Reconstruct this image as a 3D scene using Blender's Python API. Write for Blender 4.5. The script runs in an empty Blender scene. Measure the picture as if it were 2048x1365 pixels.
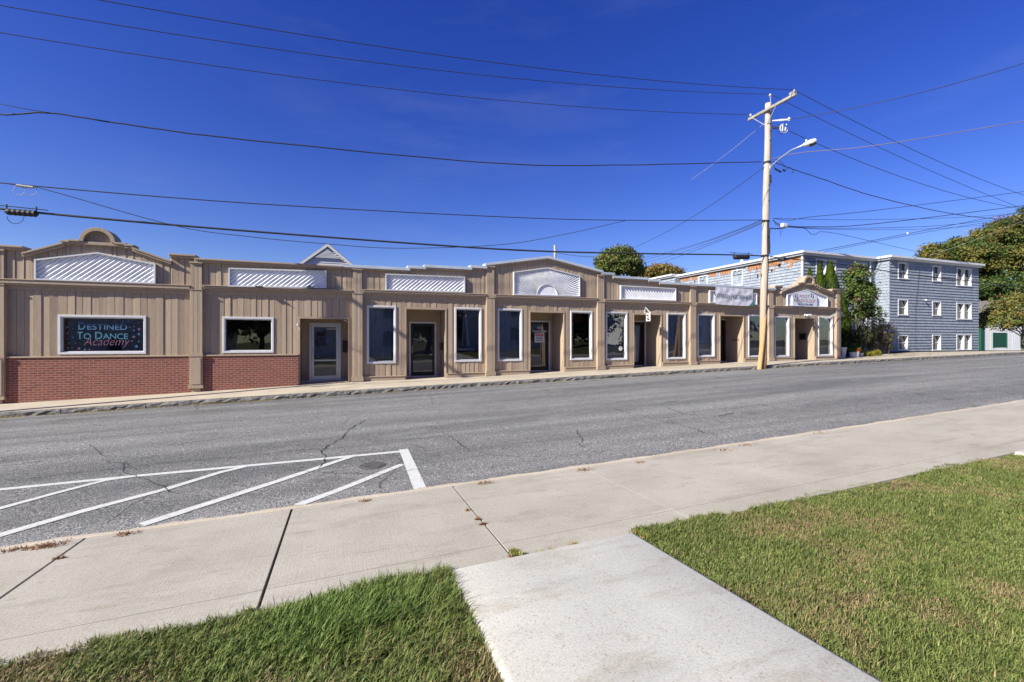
import bpy, math, random
import numpy as np
from mathutils import Vector
random.seed(7); rng = np.random.default_rng(11)
R = math.radians
sc = bpy.context.scene; col = sc.collection
# ---------------------------------------------------------------- camera model (street runs along x, shop front faces -y)
F = 915.0; CV, SV = 0.3453, 0.9385
def ray(px, py):
    a = (px-1024)/F; b = (682.5-py)/F
    return (CV+SV*a, SV-CV*a, b)
def P(px, py, D):
    r = ray(px, py); l = D/r[1]
    return Vector((r[0]*l, D, r[2]*l))
def X(px, D): return P(px, 0, D)[0]
def Z(px, py, D): return P(px, py, D)[2]
# ---------------------------------------------------------------- terrain
def clampx(x): return max(-45.0, min(95.0, x))
def g(x):
    x = clampx(x)
    if x > 38: return .903-.012*min(x-38, 40)
    if x < -25: return -.79+.02*(x+25)
    return .0285*x-.00013*x*x
def zfar(x): return -1.692+g(x)
def znear(x):
    x = clampx(x)
    if x > 14: return -1.73+.42+.098+.022*(min(x, 60)-14)
    if x < -10: return -1.73-.25+.02*(x+10)
    return -1.73+.030*x+.0005*x*x
BASEP = [(-160,815),(0,808),(392,784),(690,765),(972,752.8),(1194,740.6),(1392,730),(1534,722.8),(1682,718)]
BZ = [(P(a, b, 17.8)[0], P(a, b, 17.8)[2]) for a, b in BASEP]
BZ = [(-50, BZ[0][1]-.7)]+BZ+[(31, -.86), (36, -.74), (46, -.72), (60, -.86), (95, -1.1)]
def zbase(x):
    x = clampx(x)
    for (a, za), (b, zb) in zip(BZ, BZ[1:]):
        if x <= b: return za+(zb-za)*(max(x, a)-a)/(b-a)
    return BZ[-1][1]
YN, YF = 5.2, 15.2
KERB = .13
def road_z(x, y):
    t = (y-YN)/(YF-YN)
    return znear(x)*(1-t)+zfar(x)*t+.05*(1-(2*t-1)**2)
def lawn_z(x, y):
    return znear(x)+.078+.04*max(0, min(3.17-y, 5))
def walk_z(x, y): return znear(x)+.02+.031*(YN-y)
def far_z(x, y):
    t = min(1, max(0, (y-YF)/(17.8-YF)))
    return (zfar(x)+KERB)*(1-t)+zbase(x)*t
def ground_z(x, y):
    if y < 3.17: return lawn_z(x, y)
    if y < YN: return walk_z(x, y)
    if y < YF: return road_z(x, y)
    return far_z(x, y)
def on_ground(px, py, up=0.0):
    r = ray(px, py); lo, hi = .5, 80.0
    for _ in range(50):
        m = (lo+hi)/2
        if r[2]*m > ground_z(r[0]*m, r[1]*m): lo = m
        else: hi = m
    return Vector((r[0]*lo, r[1]*lo, r[2]*lo+up))
# ---------------------------------------------------------------- materials
MATS = {}
def nt(name):
    m = bpy.data.materials.new(name); m.use_nodes = True
    t = m.node_tree; b = t.nodes['Principled BSDF']; MATS[name] = m
    return m, t, b
def N(t, kind, **kw):
    n = t.nodes.new(kind)
    for k, v in kw.items():
        if k in n.inputs: n.inputs[k].default_value = v
        else: setattr(n, k, v)
    return n
def srgb(r, g_, b):
    f = lambda c: ((c/255)/12.92 if c/255 <= .04045 else ((c/255+.055)/1.055)**2.4)
    return (f(r), f(g_), f(b), 1)
def L(*c): return (c[0], c[1], c[2], 1)
def ramp(t, src, stops, interp='LINEAR'):
    r = t.nodes.new('ShaderNodeValToRGB'); r.color_ramp.interpolation = interp
    e = r.color_ramp.elements
    while len(e) < len(stops): e.new(.5)
    for k, (p, c) in enumerate(stops): e[k].position = p; e[k].color = c
    t.links.new(src, r.inputs[0]); return r.outputs[0]
def coord(t, scale=(1, 1, 1), kind='Object', loc=(0, 0, 0)):
    tc = t.nodes.new('ShaderNodeTexCoord'); mp = t.nodes.new('ShaderNodeMapping')
    mp.inputs['Scale'].default_value = scale; mp.inputs['Location'].default_value = loc
    t.links.new(tc.outputs[kind], mp.inputs[0]); return mp.outputs[0]
def noise(t, vec, scale, detail=4, rough=.55):
    n = N(t, 'ShaderNodeTexNoise', Scale=scale, Detail=detail, Roughness=rough)
    t.links.new(vec, n.inputs['Vector']); return n.outputs['Fac']
def mix(t, fac, a, b, mode='MIX'):
    m = t.nodes.new('ShaderNodeMix'); m.data_type = 'RGBA'; m.blend_type = mode
    for s, v in ((0, fac), (6, a), (7, b)):
        if isinstance(v, (int, float, tuple)): m.inputs[s].default_value = v
        else: t.links.new(v, m.inputs[s])
    return m.outputs[2]
def math_(t, op, a, b=0.0, c=None):
    m = t.nodes.new('ShaderNodeMath'); m.operation = op
    for s, v in ((0, a), (1, b), (2, c)):
        if v is None: continue
        if isinstance(v, (int, float)): m.inputs[s].default_value = v
        else: t.links.new(v, m.inputs[s])
    return m.outputs[0]
def bump(t, b, h, strength=.5, dist=.01):
    n = N(t, 'ShaderNodeBump', Strength=strength, Distance=dist)
    t.links.new(h, n.inputs['Height']); t.links.new(n.outputs[0], b.inputs['Normal'])
def M(name, c, rough=.7, var=.15, scale=4, stretch=(1, 1, 1), spec=.3, metal=0, bm=0, bs=60, dirt=0, dirtc=(.12, .10, .08, 1)):
    m, t, b = nt(name)
    v = coord(t, stretch); f = noise(t, v, scale)
    c = tuple(c[:3])
    lo = tuple(x*(1-var) for x in c)+(1,); hi = tuple(min(1, x*(1+var)) for x in c)+(1,)
    o = ramp(t, f, [(.3, lo), (.7, hi)])
    if dirt:
        d = noise(t, coord(t, stretch, loc=(5, 3, 1)), scale*.6, 8, .7)
        o = mix(t, ramp(t, d, [(.52, L(0, 0, 0)), (.75, L(dirt, dirt, dirt))]), o, dirtc)
    t.links.new(o, b.inputs['Base Color'])
    b.inputs['Roughness'].default_value = rough; b.inputs['Metallic'].default_value = metal
    b.inputs['Specular IOR Level'].default_value = spec
    if bm: bump(t, b, noise(t, coord(t, stretch), bs, 3), bm, .01)
    return m
# painted siding: brown boards with grain and weathering
def siding(name, c):
    m, t, b = nt(name)
    v = coord(t, (9, 9, .7)); f = noise(t, v, 3, 6, .65)
    o = ramp(t, f, [(.25, L(*[x*.84 for x in c])), (.75, L(*[x*1.14 for x in c]))])
    w = noise(t, coord(t, (1, 1, .45)), 1.1, 5, .6)
    o = mix(t, ramp(t, w, [(.5, L(0, 0, 0)), (.8, L(.35, .35, .35))]), o, L(.36, .30, .25))
    k = noise(t, coord(t, (14, 14, 1.2)), 5, 3, .7)
    o = mix(t, ramp(t, k, [(.66, L(0, 0, 0)), (.76, L(.45, .45, .45))]), o, L(.17, .12, .09))
    t.links.new(o, b.inputs['Base Color']); b.inputs['Roughness'].default_value = .75
    b.inputs['Specular IOR Level'].default_value = .25
    bump(t, b, noise(t, coord(t, (22, 22, 1)), 6, 4), .35, .008)
    return m
SID = siding('brown_siding', (.355, .275, .2))
TRIM = siding('brown_trim', (.36, .28, .205))
WHITE = M('white_paint', (.58, .58, .60), .5, .06, 3, spec=.4, dirt=.15, dirtc=(.35, .33, .30, 1))
WPANEL = M('white_slats', (.72, .73, .76), .6, .08, 5, dirt=.25, dirtc=(.4, .4, .4, 1))
METAL = M('roof_edge_metal', (.52, .56, .60), .4, .08, 2, spec=.5, metal=.2)
ALU = M('aluminium', (.55, .56, .58), .35, .05, 3, metal=.6)
BLACK = M('black_paint', (.018, .018, .02), .4, .2, 6)
BLACKR = M('black_rubber', (.02, .02, .024), .6, .2, 6)
WIRE = M('wire_black', (.03, .03, .035), .6, .1, 3)
WIREG = M('wire_grey', (.38, .38, .40), .5, .1, 3)
PORC = M('porcelain', (.62, .62, .62), .25, .08, 9, spec=.6)
GALV = M('galvanised_steel', (.45, .46, .48), .4, .1, 8, metal=.5)
GREYW = M('weathered_wood', (.27, .25, .22), .85, .25, 6, (1, 1, 3), bm=.5)
ROOFM = M('roof_membrane', (.10, .10, .10), .9)
DARKIN = M('dark_interior', (.20, .21, .25), .9)
CURT = M('curtain_cloth', (.70, .74, .82), .9, .15, 3)
CURTB = M('curtain_reflection_cloth', (.34, .38, .46), .9, .15, 3)  # real curtains, plus added cloth whose blue mimics reflection in the glass
PAPER = M('window_poster_paper', (.55, .50, .40), .8, .3, 9)
TEAL = M('teal_vinyl', (.02, .25, .25), .5)
VINYL = M('banner_vinyl', (.56, .56, .62), .55, .06, 3)
NAVY = M('navy_print', (.05, .10, .15), .6)
BLUEP = M('blue_print', (.05, .14, .26), .6, .05)
TEALP = M('cyan_print', (.05, .18, .26), .6, .05)
PINKP = M('pink_print', (.18, .085, .15), .6, .05)
REDP = M('red_print', (.45, .06, .06), .6, .05)
SIGNB = M('dark_sign_board', (.012, .010, .022), .5, .1)
SIGNW = M('sign_board_white', (.60, .62, .70), .5, .04)
BROWNP = M('reddish_print', (.38, .23, .21), .6, .05)
STONE = M('granite_kerb', (.145, .138, .13), .9, .45, 9, bm=1, bs=25, dirt=.5, dirtc=(.05, .05, .05, 1))
PAINT = None
# glass: reflection over clear
def glass_mat(name, tint, ior=1.55):
    m, t, b = nt(name); t.nodes.remove(b)
    out = [n for n in t.nodes if n.type == 'OUTPUT_MATERIAL'][0]
    fr = N(t, 'ShaderNodeFresnel', IOR=ior); tr = N(t, 'ShaderNodeBsdfTransparent', Color=tint)
    gl = N(t, 'ShaderNodeBsdfGlossy', Roughness=.015, Color=(1, 1, 1, 1))
    wob = noise(t, coord(t), 1.3, 1)
    bp = N(t, 'ShaderNodeBump', Strength=.05, Distance=.05); t.links.new(wob, bp.inputs['Height'])
    t.links.new(bp.outputs[0], gl.inputs['Normal'])
    k = math_(t, 'MULTIPLY', fr.outputs[0], 2.0)
    ms = t.nodes.new('ShaderNodeMixShader')
    t.links.new(k, ms.inputs[0]); t.links.new(tr.outputs[0], ms.inputs[1]); t.links.new(gl.outputs[0], ms.inputs[2])
    t.links.new(ms.outputs[0], out.inputs[0]); return m
GLASS = glass_mat('window_glass', (.62, .66, .68, 1))
DGLASS = M('dark_window_glass', (.02, .022, .028), .06, .2, 2, spec=.6)
# brick
def brick_mat():
    m, t, b = nt('red_brick')
    tc = t.nodes.new('ShaderNodeTexCoord'); sp = t.nodes.new('ShaderNodeSeparateXYZ'); cb = t.nodes.new('ShaderNodeCombineXYZ')
    t.links.new(tc.outputs['Object'], sp.inputs[0])
    s = math_(t, 'ADD', sp.outputs[0], sp.outputs[1])
    t.links.new(s, cb.inputs[0]); t.links.new(sp.outputs[2], cb.inputs[1])
    br = N(t, 'ShaderNodeTexBrick', Scale=1.0)
    br.inputs['Brick Width'].default_value = .205; br.inputs['Row Height'].default_value = .0705
    br.inputs['Mortar Size'].default_value = .0085; br.inputs['Mortar Smooth'].default_value = .1; br.inputs['Bias'].default_value = 0
    br.inputs['Color1'].default_value = L(.235, .07, .045); br.inputs['Color2'].default_value = L(.165, .048, .04)
    br.inputs['Mortar'].default_value = L(.29, .20, .16)
    t.links.new(cb.outputs[0], br.inputs['Vector'])
    f = noise(t, coord(t), 7, 5)
    o = mix(t, ramp(t, f, [(.45, L(0, 0, 0)), (.8, L(.5, .5, .5))]), br.outputs[0], L(.24, .13, .11))
    t.links.new(o, b.inputs['Base Color']); b.inputs['Roughness'].default_value = .85; b.inputs['Specular IOR Level'].default_value = .2
    h = math_(t, 'SUBTRACT', 1.0, br.outputs[1]); bump(t, b, h, .6, .006)
    return m
BRICK = brick_mat()
# asphalt
def asphalt():
    m, t, b = nt('asphalt')
    v = coord(t)
    big = noise(t, coord(t, (.25, 1, 1)), .8, 5, .6)
    o = ramp(t, big, [(.3, L(.125, .125, .124)), (.7, L(.185, .183, .176))])
    f = noise(t, v, 75, 2, .7)
    o = mix(t, .95, o, ramp(t, f, [(.32, L(.22, .22, .22)), (.5, L(.9, .9, .91)), (.66, L(2.9, 2.85, 2.75))]), 'MULTIPLY')
    f2 = noise(t, v, 26, 3, .75)
    o = mix(t, .85, o, ramp(t, f2, [(.34, L(.6, .6, .6)), (.66, L(1.42, 1.42, 1.42))]), 'MULTIPLY')
    st = noise(t, coord(t, (.05, 1.0, 1), loc=(3, 1, 0)), 1.5, 3, .5)
    o = mix(t, .55, o, ramp(t, st, [(.38, L(.55, .55, .58)), (.6, L(1.14, 1.14, 1.13))]), 'MULTIPLY')
    oil = noise(t, coord(t, (1, 1.6, 1), loc=(11, 3, 0)), 1.3, 4, .6)
    o = mix(t, ramp(t, oil, [(.60, L(0, 0, 0)), (.72, L(.45, .45, .45))]), o, L(.06, .06, .06))
    pa = noise(t, coord(t, (.4, 1, 1), loc=(1, 13, 0)), 2.1, 3, .5)
    o = mix(t, ramp(t, pa, [(.58, L(0, 0, 0)), (.68, L(.3, .3, .3))]), o, L(.26, .25, .235))
    cr = N(t, 'ShaderNodeTexVoronoi', Scale=.42); cr.feature = 'DISTANCE_TO_EDGE'
    wn = N(t, 'ShaderNodeTexNoise', Scale=2.2, Detail=6.0); t.links.new(v, wn.inputs['Vector'])
    wv = mix(t, .25, v, wn.outputs[1]); t.links.new(wv, cr.inputs['Vector'])
    msk = noise(t, v, .6, 3)
    ck = math_(t, 'MULTIPLY', math_(t, 'LESS_THAN', cr.outputs[0], .0032), math_(t, 'GREATER_THAN', msk, .50))
    o = mix(t, math_(t, 'MULTIPLY', ck, .75), o, L(.035, .035, .035))
    t.links.new(o, b.inputs['Base Color']); b.inputs['Roughness'].default_value = .9; b.inputs['Specular IOR Level'].default_value = .25
    bump(t, b, f, .7, .012)
    return m
ASPH = asphalt()
def concrete(name, c1, c2, speck=.2, broom=0, lines=(), warm=None):
    m, t, b = nt(name); v = coord(t)
    o = ramp(t, noise(t, v, 1.1, 6, .6), [(.3, L(*c1)), (.7, L(*c2))])
    bl = noise(t, coord(t, (.6, 1.8, 1), loc=(6, 1, 0)), 2.4, 5, .7)
    o = mix(t, ramp(t, bl, [(.54, L(0, 0, 0)), (.70, L(.5, .5, .5))]), o, L(c1[0]*.74, c1[1]*.66, c1[2]*.56))
    f = noise(t, v, 90, 3, .75)
    o = mix(t, .8, o, ramp(t, f, [(.3, L(1-speck*1.6,)*1 if False else L(1-speck*1.6, 1-speck*1.7, 1-speck*1.8)), (.6, L(1+speck*.7, 1+speck*.7, 1+speck*.7))]), 'MULTIPLY')
    if warm:
        vo = N(t, 'ShaderNodeTexVoronoi', Scale=38.0); t.links.new(v, vo.inputs['Vector'])
        mm = math_(t, 'MULTIPLY', math_(t, 'LESS_THAN', vo.outputs[0], .24), math_(t, 'GREATER_THAN', noise(t, v, 1.6, 3), .42))
        mm = math_(t, 'MULTIPLY', mm, math_(t, 'GREATER_THAN', noise(t, v, 24, 2), .5))
        o = mix(t, math_(t, 'MULTIPLY', mm, .55), o, L(*warm))
    pt_ = noise(t, coord(t, (1, 1, 1), loc=(9, 4, 0)), 9, 6, .75)
    o = mix(t, ramp(t, pt_, [(.60, L(0, 0, 0)), (.72, L(.45, .45, .45))]), o, L(*[x*.5 for x in c1]))
    sn = noise(t, coord(t, (.5, 1.6, 1), loc=(2, 7, 0)), 1.7, 6, .65)
    o = mix(t, ramp(t, sn, [(.55, L(0, 0, 0)), (.75, L(.4, .4, .4))]), o, L(*[x*.62 for x in c1]))
    sp = t.nodes.new('ShaderNodeSeparateXYZ'); t.links.new(v, sp.inputs[0])
    for ax, pos, w, k in lines:
        d = math_(t, 'ABSOLUTE', math_(t, 'SUBTRACT', sp.outputs[ax], pos))
        o = mix(t, math_(t, 'MULTIPLY', math_(t, 'LESS_THAN', d, w), k), o, L(*[x*.42 for x in c1]))
    t.links.new(o, b.inputs['Base Color']); b.inputs['Roughness'].default_value = .9; b.inputs['Specular IOR Level'].default_value = .2
    if broom:
        bump(t, b, noise(t, coord(t, (70, 1.2, 1)), 2, 3), broom, .006)
    else: bump(t, b, f, .35, .006)
    return m
WALKM = concrete('sidewalk_concrete', (.30, .278, .232), (.375, .35, .30), .2, .3, ((1, 3.46, .0035, .8), (1, 5.08, .003, .6)))
FWALKM = concrete('far_sidewalk_concrete', (.36, .315, .245), (.46, .405, .32), .15)
SLABM = concrete('pale_concrete', (.365, .355, .32), (.435, .425, .385), .17, 0, (), (.27, .19, .12))
KERBM = concrete('kerb_concrete', (.36, .31, .24), (.48, .42, .34), .3)
PAINT = M('road_paint', (.50, .50, .48), .7, .14, 30, dirt=.75, dirtc=(.2, .2, .2, 1), bm=.6, bs=75)
def vcol_mat(name, rough=.6, trans=.3, spec=.2):
    m, t, b = nt(name)
    a = t.nodes.new('ShaderNodeAttribute'); a.attribute_name = 'tint'
    t.links.new(a.outputs['Color'], b.inputs['Base Color'])
    b.inputs['Roughness'].default_value = rough; b.inputs['Specular IOR Level'].default_value = spec
    out = [n for n in t.nodes if n.type == 'OUTPUT_MATERIAL'][0]
    tl = t.nodes.new('ShaderNodeBsdfTranslucent'); t.links.new(a.outputs['Color'], tl.inputs[0])
    ms = t.nodes.new('ShaderNodeMixShader'); ms.inputs[0].default_value = trans
    t.links.new(b.outputs[0], ms.inputs[1]); t.links.new(tl.outputs[0], ms.inputs[2]); t.links.new(ms.outputs[0], out.inputs[0])
    return m
LEAF = vcol_mat('leaf'); GRASS = vcol_mat('grass_blade', .55, .25)
def soil_mat():
    m, t, b = nt('soil_and_turf'); v = coord(t)
    o = ramp(t, noise(t, v, 2.2, 6, .6), [(.35, L(.05, .065, .02)), (.6, L(.10, .085, .04))])
    o = mix(t, .7, o, ramp(t, noise(t, v, 60, 3), [(.3, L(.6, .6, .6)), (.7, L(1.4, 1.4, 1.3))]), 'MULTIPLY')
    t.links.new(o, b.inputs['Base Color']); b.inputs['Roughness'].default_value = .95
    b.inputs['Specular IOR Level'].default_value = .1
    bump(t, b, noise(t, v, 40, 4), .8, .03)
    return m
SOIL = soil_mat()
BARK = M('bark', (.13, .10, .075), .9, .35, 8, (1, 1, .3), bm=.8, bs=20)
# wooden pole: weathered grey-pink above, fresher orange-brown below
def polewood():
    m, t, b = nt('pole_wood')
    tc = t.nodes.new('ShaderNodeTexCoord'); sp = t.nodes.new('ShaderNodeSeparateXYZ'); t.links.new(tc.outputs['Object'], sp.inputs[0])
    h = math_(t, 'ADD', sp.outputs[2], math_(t, 'MULTIPLY', noise(t, coord(t, (6, 6, .6)), 2, 4), 2.2))
    o = ramp(t, math_(t, 'DIVIDE', h, 9.0), [(.10, L(.36, .20, .10)), (.30, L(.42, .30, .21)), (.6, L(.43, .37, .31)), (1, L(.42, .38, .33))])
    f = noise(t, coord(t, (10, 10, .5)), 4, 6, .7)
    o = mix(t, .8, o, ramp(t, f, [(.3, L(.55, .52, .5)), (.65, L(1.15, 1.15, 1.15))]), 'MULTIPLY')
    t.links.new(o, b.inputs['Base Color']); b.inputs['Roughness'].default_value = .9; b.inputs['Specular IOR Level'].default_value = .15
    bump(t, b, f, .8, .02); return m
POLEW = polewood()
STUBW = M('fresh_wood', (.44, .27, .13), .85, .25, 5, (8, 8, .5), bm=.5)
def shingle(name, c):
    m, t, b = nt(name)
    tc = t.nodes.new('ShaderNodeTexCoord'); sp = t.nodes.new('ShaderNodeSeparateXYZ'); cb = t.nodes.new('ShaderNodeCombineXYZ')
    t.links.new(tc.outputs['Object'], sp.inputs[0]); s = math_(t, 'ADD', sp.outputs[0], sp.outputs[1])
    t.links.new(s, cb.inputs[0]); t.links.new(sp.outputs[2], cb.inputs[1])
    br = N(t, 'ShaderNodeTexBrick', Scale=1.0)
    br.inputs['Brick Width'].default_value = .17; br.inputs['Row Height'].default_value = .2
    br.inputs['Mortar Size'].default_value = .006; br.inputs['Bias'].default_value = 0
    br.inputs['Color1'].default_value = L(*[x*1.12 for x in c]); br.inputs['Color2'].default_value = L(*[x*.88 for x in c])
    br.inputs['Mortar'].default_value = L(*[x*.35 for x in c]); t.links.new(cb.outputs[0], br.inputs['Vector'])
    f = noise(t, coord(t, (6, 6, 1)), 2, 6, .65)
    o = mix(t, .75, br.outputs[0], ramp(t, f, [(.3, L(.82, .82, .82)), (.7, L(1.18, 1.18, 1.18))]), 'MULTIPLY')
    t.links.new(o, b.inputs['Base Color']); b.inputs['Roughness'].default_value = .8; b.inputs['Specular IOR Level'].default_value = .2
    return m
SHING = shingle('blue_grey_shingle', (.252, .286, .338))
BAREW = M('bare_sheathing_wood', (.30, .145, .075), .9, .6, 7, (1, 1, 2))
CLAP = M('white_clapboard', (.84, .84, .83), .6, .06, 3)
GREEN = M('green_paint', (.006, .07, .042), .5, .15, 4)
REDF = M('red_petals', (.6, .02, .015), .6, .2, 9)
TERRA = M('planter_white', (.6, .6, .6), .7)
STEELC = M('cast_iron', (.075, .072, .07), .7, .3, 20, bm=.6, bs=40)
# ---------------------------------------------------------------- mesh builder
ORIG = {}
def base_of(p):
    return ORIG.get(p.name, Vector((0, 0, 0))) if p is not None else Vector((0, 0, 0))
class MB:
    def __init__(s): s.v = []; s.f = []; s.m = []
    def poly(s, pts, mi=0):
        i = len(s.v); s.v += [tuple(p) for p in pts]; s.f.append(tuple(range(i, i+len(pts)))); s.m.append(mi); return s
    def mesh(s, vs, fs, mi=0):
        i = len(s.v); s.v += [tuple(p) for p in vs]
        for f in fs: s.f.append(tuple(i+k for k in f)); s.m.append(mi)
        return s
    def box(s, x0, x1, y0, y1, z0, z1, mi=0):
        if x0 > x1: x0, x1 = x1, x0
        if y0 > y1: y0, y1 = y1, y0
        if z0 > z1: z0, z1 = z1, z0
        v = [(x0,y0,z0),(x1,y0,z0),(x1,y1,z0),(x0,y1,z0),(x0,y0,z1),(x1,y0,z1),(x1,y1,z1),(x0,y1,z1)]
        return s.mesh(v, [(0,3,2,1),(4,5,6,7),(0,1,5,4),(1,2,6,5),(2,3,7,6),(3,0,4,7)], mi)
    def prism(s, pts, y0, y1, mi=0):   # outline in x,z extruded along y
        n = len(pts); a = [(x, y0, z) for x, z in pts]; b = [(x, y1, z) for x, z in pts]
        return s.mesh(a+b, [tuple(range(n)), tuple(range(2*n-1, n-1, -1))]+[(k, (k+1) % n+0, (k+1) % n+n, k+n)[::-1] for k in range(n)], mi)
    def tube(s, pts, r, seg=6, mi=0, cap=True):
        pts = [Vector(p) for p in pts]; n = len(pts); rs = r if isinstance(r, (list, tuple)) else [r]*n
        vs = []; up = None
        for k, p in enumerate(pts):
            d = (pts[min(k+1, n-1)]-pts[max(k-1, 0)]); d = d.normalized() if d.length > 1e-9 else Vector((0, 0, 1))
            if up is None: up = Vector((0, 0, 1)) if abs(d.z) < .9 else Vector((1, 0, 0))
            a = d.cross(up); a = a.normalized() if a.length > 1e-6 else Vector((1, 0, 0)); b = a.cross(d).normalized(); up = b
            for q in range(seg):
                t = 2*math.pi*q/seg; vs.append(p+a*math.cos(t)*rs[k]+b*math.sin(t)*rs[k])
        fs = [(k*seg+q, k*seg+(q+1) % seg, (k+1)*seg+(q+1) % seg, (k+1)*seg+q) for k in range(n-1) for q in range(seg)]
        if cap: fs += [tuple(range(seg))[::-1], tuple((n-1)*seg+q for q in range(seg))]
        return s.mesh(vs, fs, mi)
    def build(s, name, mats, parent=None, smooth=False, bevel=0):
        if not isinstance(mats, (list, tuple)): mats = [mats]
        o0 = base_of(parent)
        me = bpy.data.meshes.new(name); me.from_pydata([(v[0]-o0.x, v[1]-o0.y, v[2]-o0.z) for v in s.v], [], s.f)
        for m in mats: me.materials.append(m)
        if len(mats) > 1: me.polygons.foreach_set('material_index', s.m)
        me.update(); me.validate()
        o = bpy.data.objects.new(name, me); col.objects.link(o); o.parent = parent
        ORIG[o.name] = o0
        if smooth: me.polygons.foreach_set('use_smooth', [True]*len(me.polygons))
        if bevel:
            b = o.modifiers.new('b', 'BEVEL'); b.width = bevel; b.segments = 2; b.limit_method = 'ANGLE'
        return o
def npmesh(name, V, Fq, mat, tint=None, parent=None):
    o0 = base_of(parent); V = np.asarray(V, dtype=np.float32)-np.array([o0.x, o0.y, o0.z], dtype=np.float32)
    me = bpy.data.meshes.new(name); nv = len(V); nf, k = Fq.shape
    me.vertices.add(nv); me.vertices.foreach_set('co', V.ravel())
    me.loops.add(nf*k); me.loops.foreach_set('vertex_index', Fq.ravel().astype(np.int32))
    me.polygons.add(nf); me.polygons.foreach_set('loop_start', np.arange(0, nf*k, k, dtype=np.int32)); me.polygons.foreach_set('loop_total', np.full(nf, k, dtype=np.int32))
    me.update(calc_edges=True)
    if tint is not None:
        a = me.color_attributes.new('tint', 'FLOAT_COLOR', 'POINT')
        c = np.ones((nv, 4), dtype=np.float32); c[:, :3] = tint; a.data.foreach_set('color', c.ravel())
    me.materials.append(mat)
    o = bpy.data.objects.new(name, me); col.objects.link(o); o.parent = parent; ORIG[o.name] = o0
    return o
def tag(o, label=None, cat=None, group=None, kind=None):
    if label: o['label'] = label
    if cat: o['category'] = cat
    if group: o['group'] = group
    if kind: o['kind'] = kind
    return o
def empty(name, loc, label, cat, group=None):
    o = bpy.data.objects.new(name, None); col.objects.link(o); o.location = loc; o.empty_display_size = .2
    ORIG[o.name] = Vector(loc); return tag(o, label, cat, group)
def text(mb, body, x0, x1, z0, z1, y, mi=0, shear=0, thick=.004, bold=0, dirx=None):
    cu = bpy.data.curves.new('t', 'FONT'); cu.body = body; cu.size = 1; cu.shear = shear; cu.offset = bold
    cu.resolution_u = 4
    ob = bpy.data.objects.new('t', cu); me = bpy.data.meshes.new_from_object(ob)
    co = [v.co.copy() for v in me.vertices]
    if not co: return
    ax, bx = min(c.x for c in co), max(c.x for c in co); ay, by = min(c.y for c in co), max(c.y for c in co)
    vs = [(x0+(c.x-ax)/(bx-ax)*(x1-x0), y, z0+(c.y-ay)/(by-ay)*(z1-z0)) for c in co]
    if dirx: vs = [dirx(*v) for v in vs]
    mb.mesh(vs, [tuple(p.vertices) for p in me.polygons], mi)
    bpy.data.objects.remove(ob); bpy.data.curves.remove(cu); bpy.data.meshes.remove(me)
# ================================================================ ground, road, walks
def sheet(name, xs, ys, zf, mat, dz=0, smooth=True):
    mb = MB(); nx, ny = len(xs), len(ys)
    mb.mesh([(x, y, zf(x, y)+dz) for y in ys for x in xs], [(j*nx+i, j*nx+i+1, (j+1)*nx+i+1, (j+1)*nx+i) for j in range(ny-1) for i in range(nx-1)])
    o = mb.build(name, mat, smooth=smooth); return tag(o, kind='structure')
def fr(a, b, s):
    n = max(1, round((b-a)/s)); return [a+(b-a)*k/n for k in range(n+1)]
def under(x, y):
    z = ground_z(x, y)
    if y < 3.17: return z-.012
    if y < 20: return z-.16
    return z-.05
XS = [-400, -200, -100, -60, -45]+fr(-30, 60, 1.5)+[75, 95, 130, 200, 400]
sheet('ground', XS, [-400, -150, -60, -20, -8]+fr(-2, 3.15, .35)+[3.3, 5.1, 8, 12, 15.1, 17, 19.9, 20.1, 30, 60, 120, 400], under, SOIL)
sheet('road', [-90, -45]+fr(-30, 60, 1)+[75, 95], fr(YN+.0, YF, .5), lambda x, y: road_z(x, y), ASPH)
# near kerb: flush concrete strip with broken edge
mb = MB(); xs = fr(-30, 60, .12); prof = []
for x in xs:
    e = YN+.10+.018*math.sin(x*7.3)+.012*math.sin(x*23.1)+random.uniform(-.008, .008)
    prof.append((x, e))
vs = []
for x, e in prof: vs += [(x, YN-.02, walk_z(x, YN-.02)+.001), (x, YN+.04, znear(x)+.028), (x, e, road_z(x, e)+.012), (x, e+.01, road_z(x, e)-.03)]
mb.mesh(vs, [(k*4+q, k*4+4+q, k*4+5+q, k*4+1+q) for k in range(len(xs)-1) for q in range(3)])
tag(mb.build('near_kerb', KERBM), kind='structure')
# near sidewalk in panels with open joints
joints = [(-30, .01)]+[(-2.18-1.68*k, .012) for k in range(14, 0, -1)]+[(-2.18, .024), (-.5, .022), (1.18, .019), (2.86, .006), (4.54, .005)]+[(4.54+1.68*k, .005) for k in range(1, 30)]
mb = MB()
for (a, wa), (b, wb) in zip(joints, joints[1:]):
    if b <= a: continue
    x0, x1 = a+wa/2, b-wb/2; sx = [x0]+[x0+(x1-x0)*q/4 for q in (1, 2, 3)]+[x1]; yy = [3.17, 3.8, 4.5, YN-.015]
    top = [(x, y, walk_z(x, y)) for y in yy for x in sx]; mb.mesh(top, [(j*5+i, j*5+i+1, j*5+i+6, j*5+i+5) for j in range(3) for i in range(4)])
    for x in (x0, x1):
        w = [(x, y, walk_z(x, y)) for y in yy]; lo = [(p[0], p[1], p[2]-.07) for p in w]
        mb.mesh(w+lo, [(k, k+1, k+5, k+4) for k in range(3)])
    w = [(x, 3.17, walk_z(x, 3.17)) for x in sx]; lo = [(p[0], p[1], p[2]-.07) for p in w]
    mb.mesh(w+lo, [(k, k+1, k+6, k+5) for k in range(4)])
tag(mb.build('near_sidewalk', WALKM), kind='structure')
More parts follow.
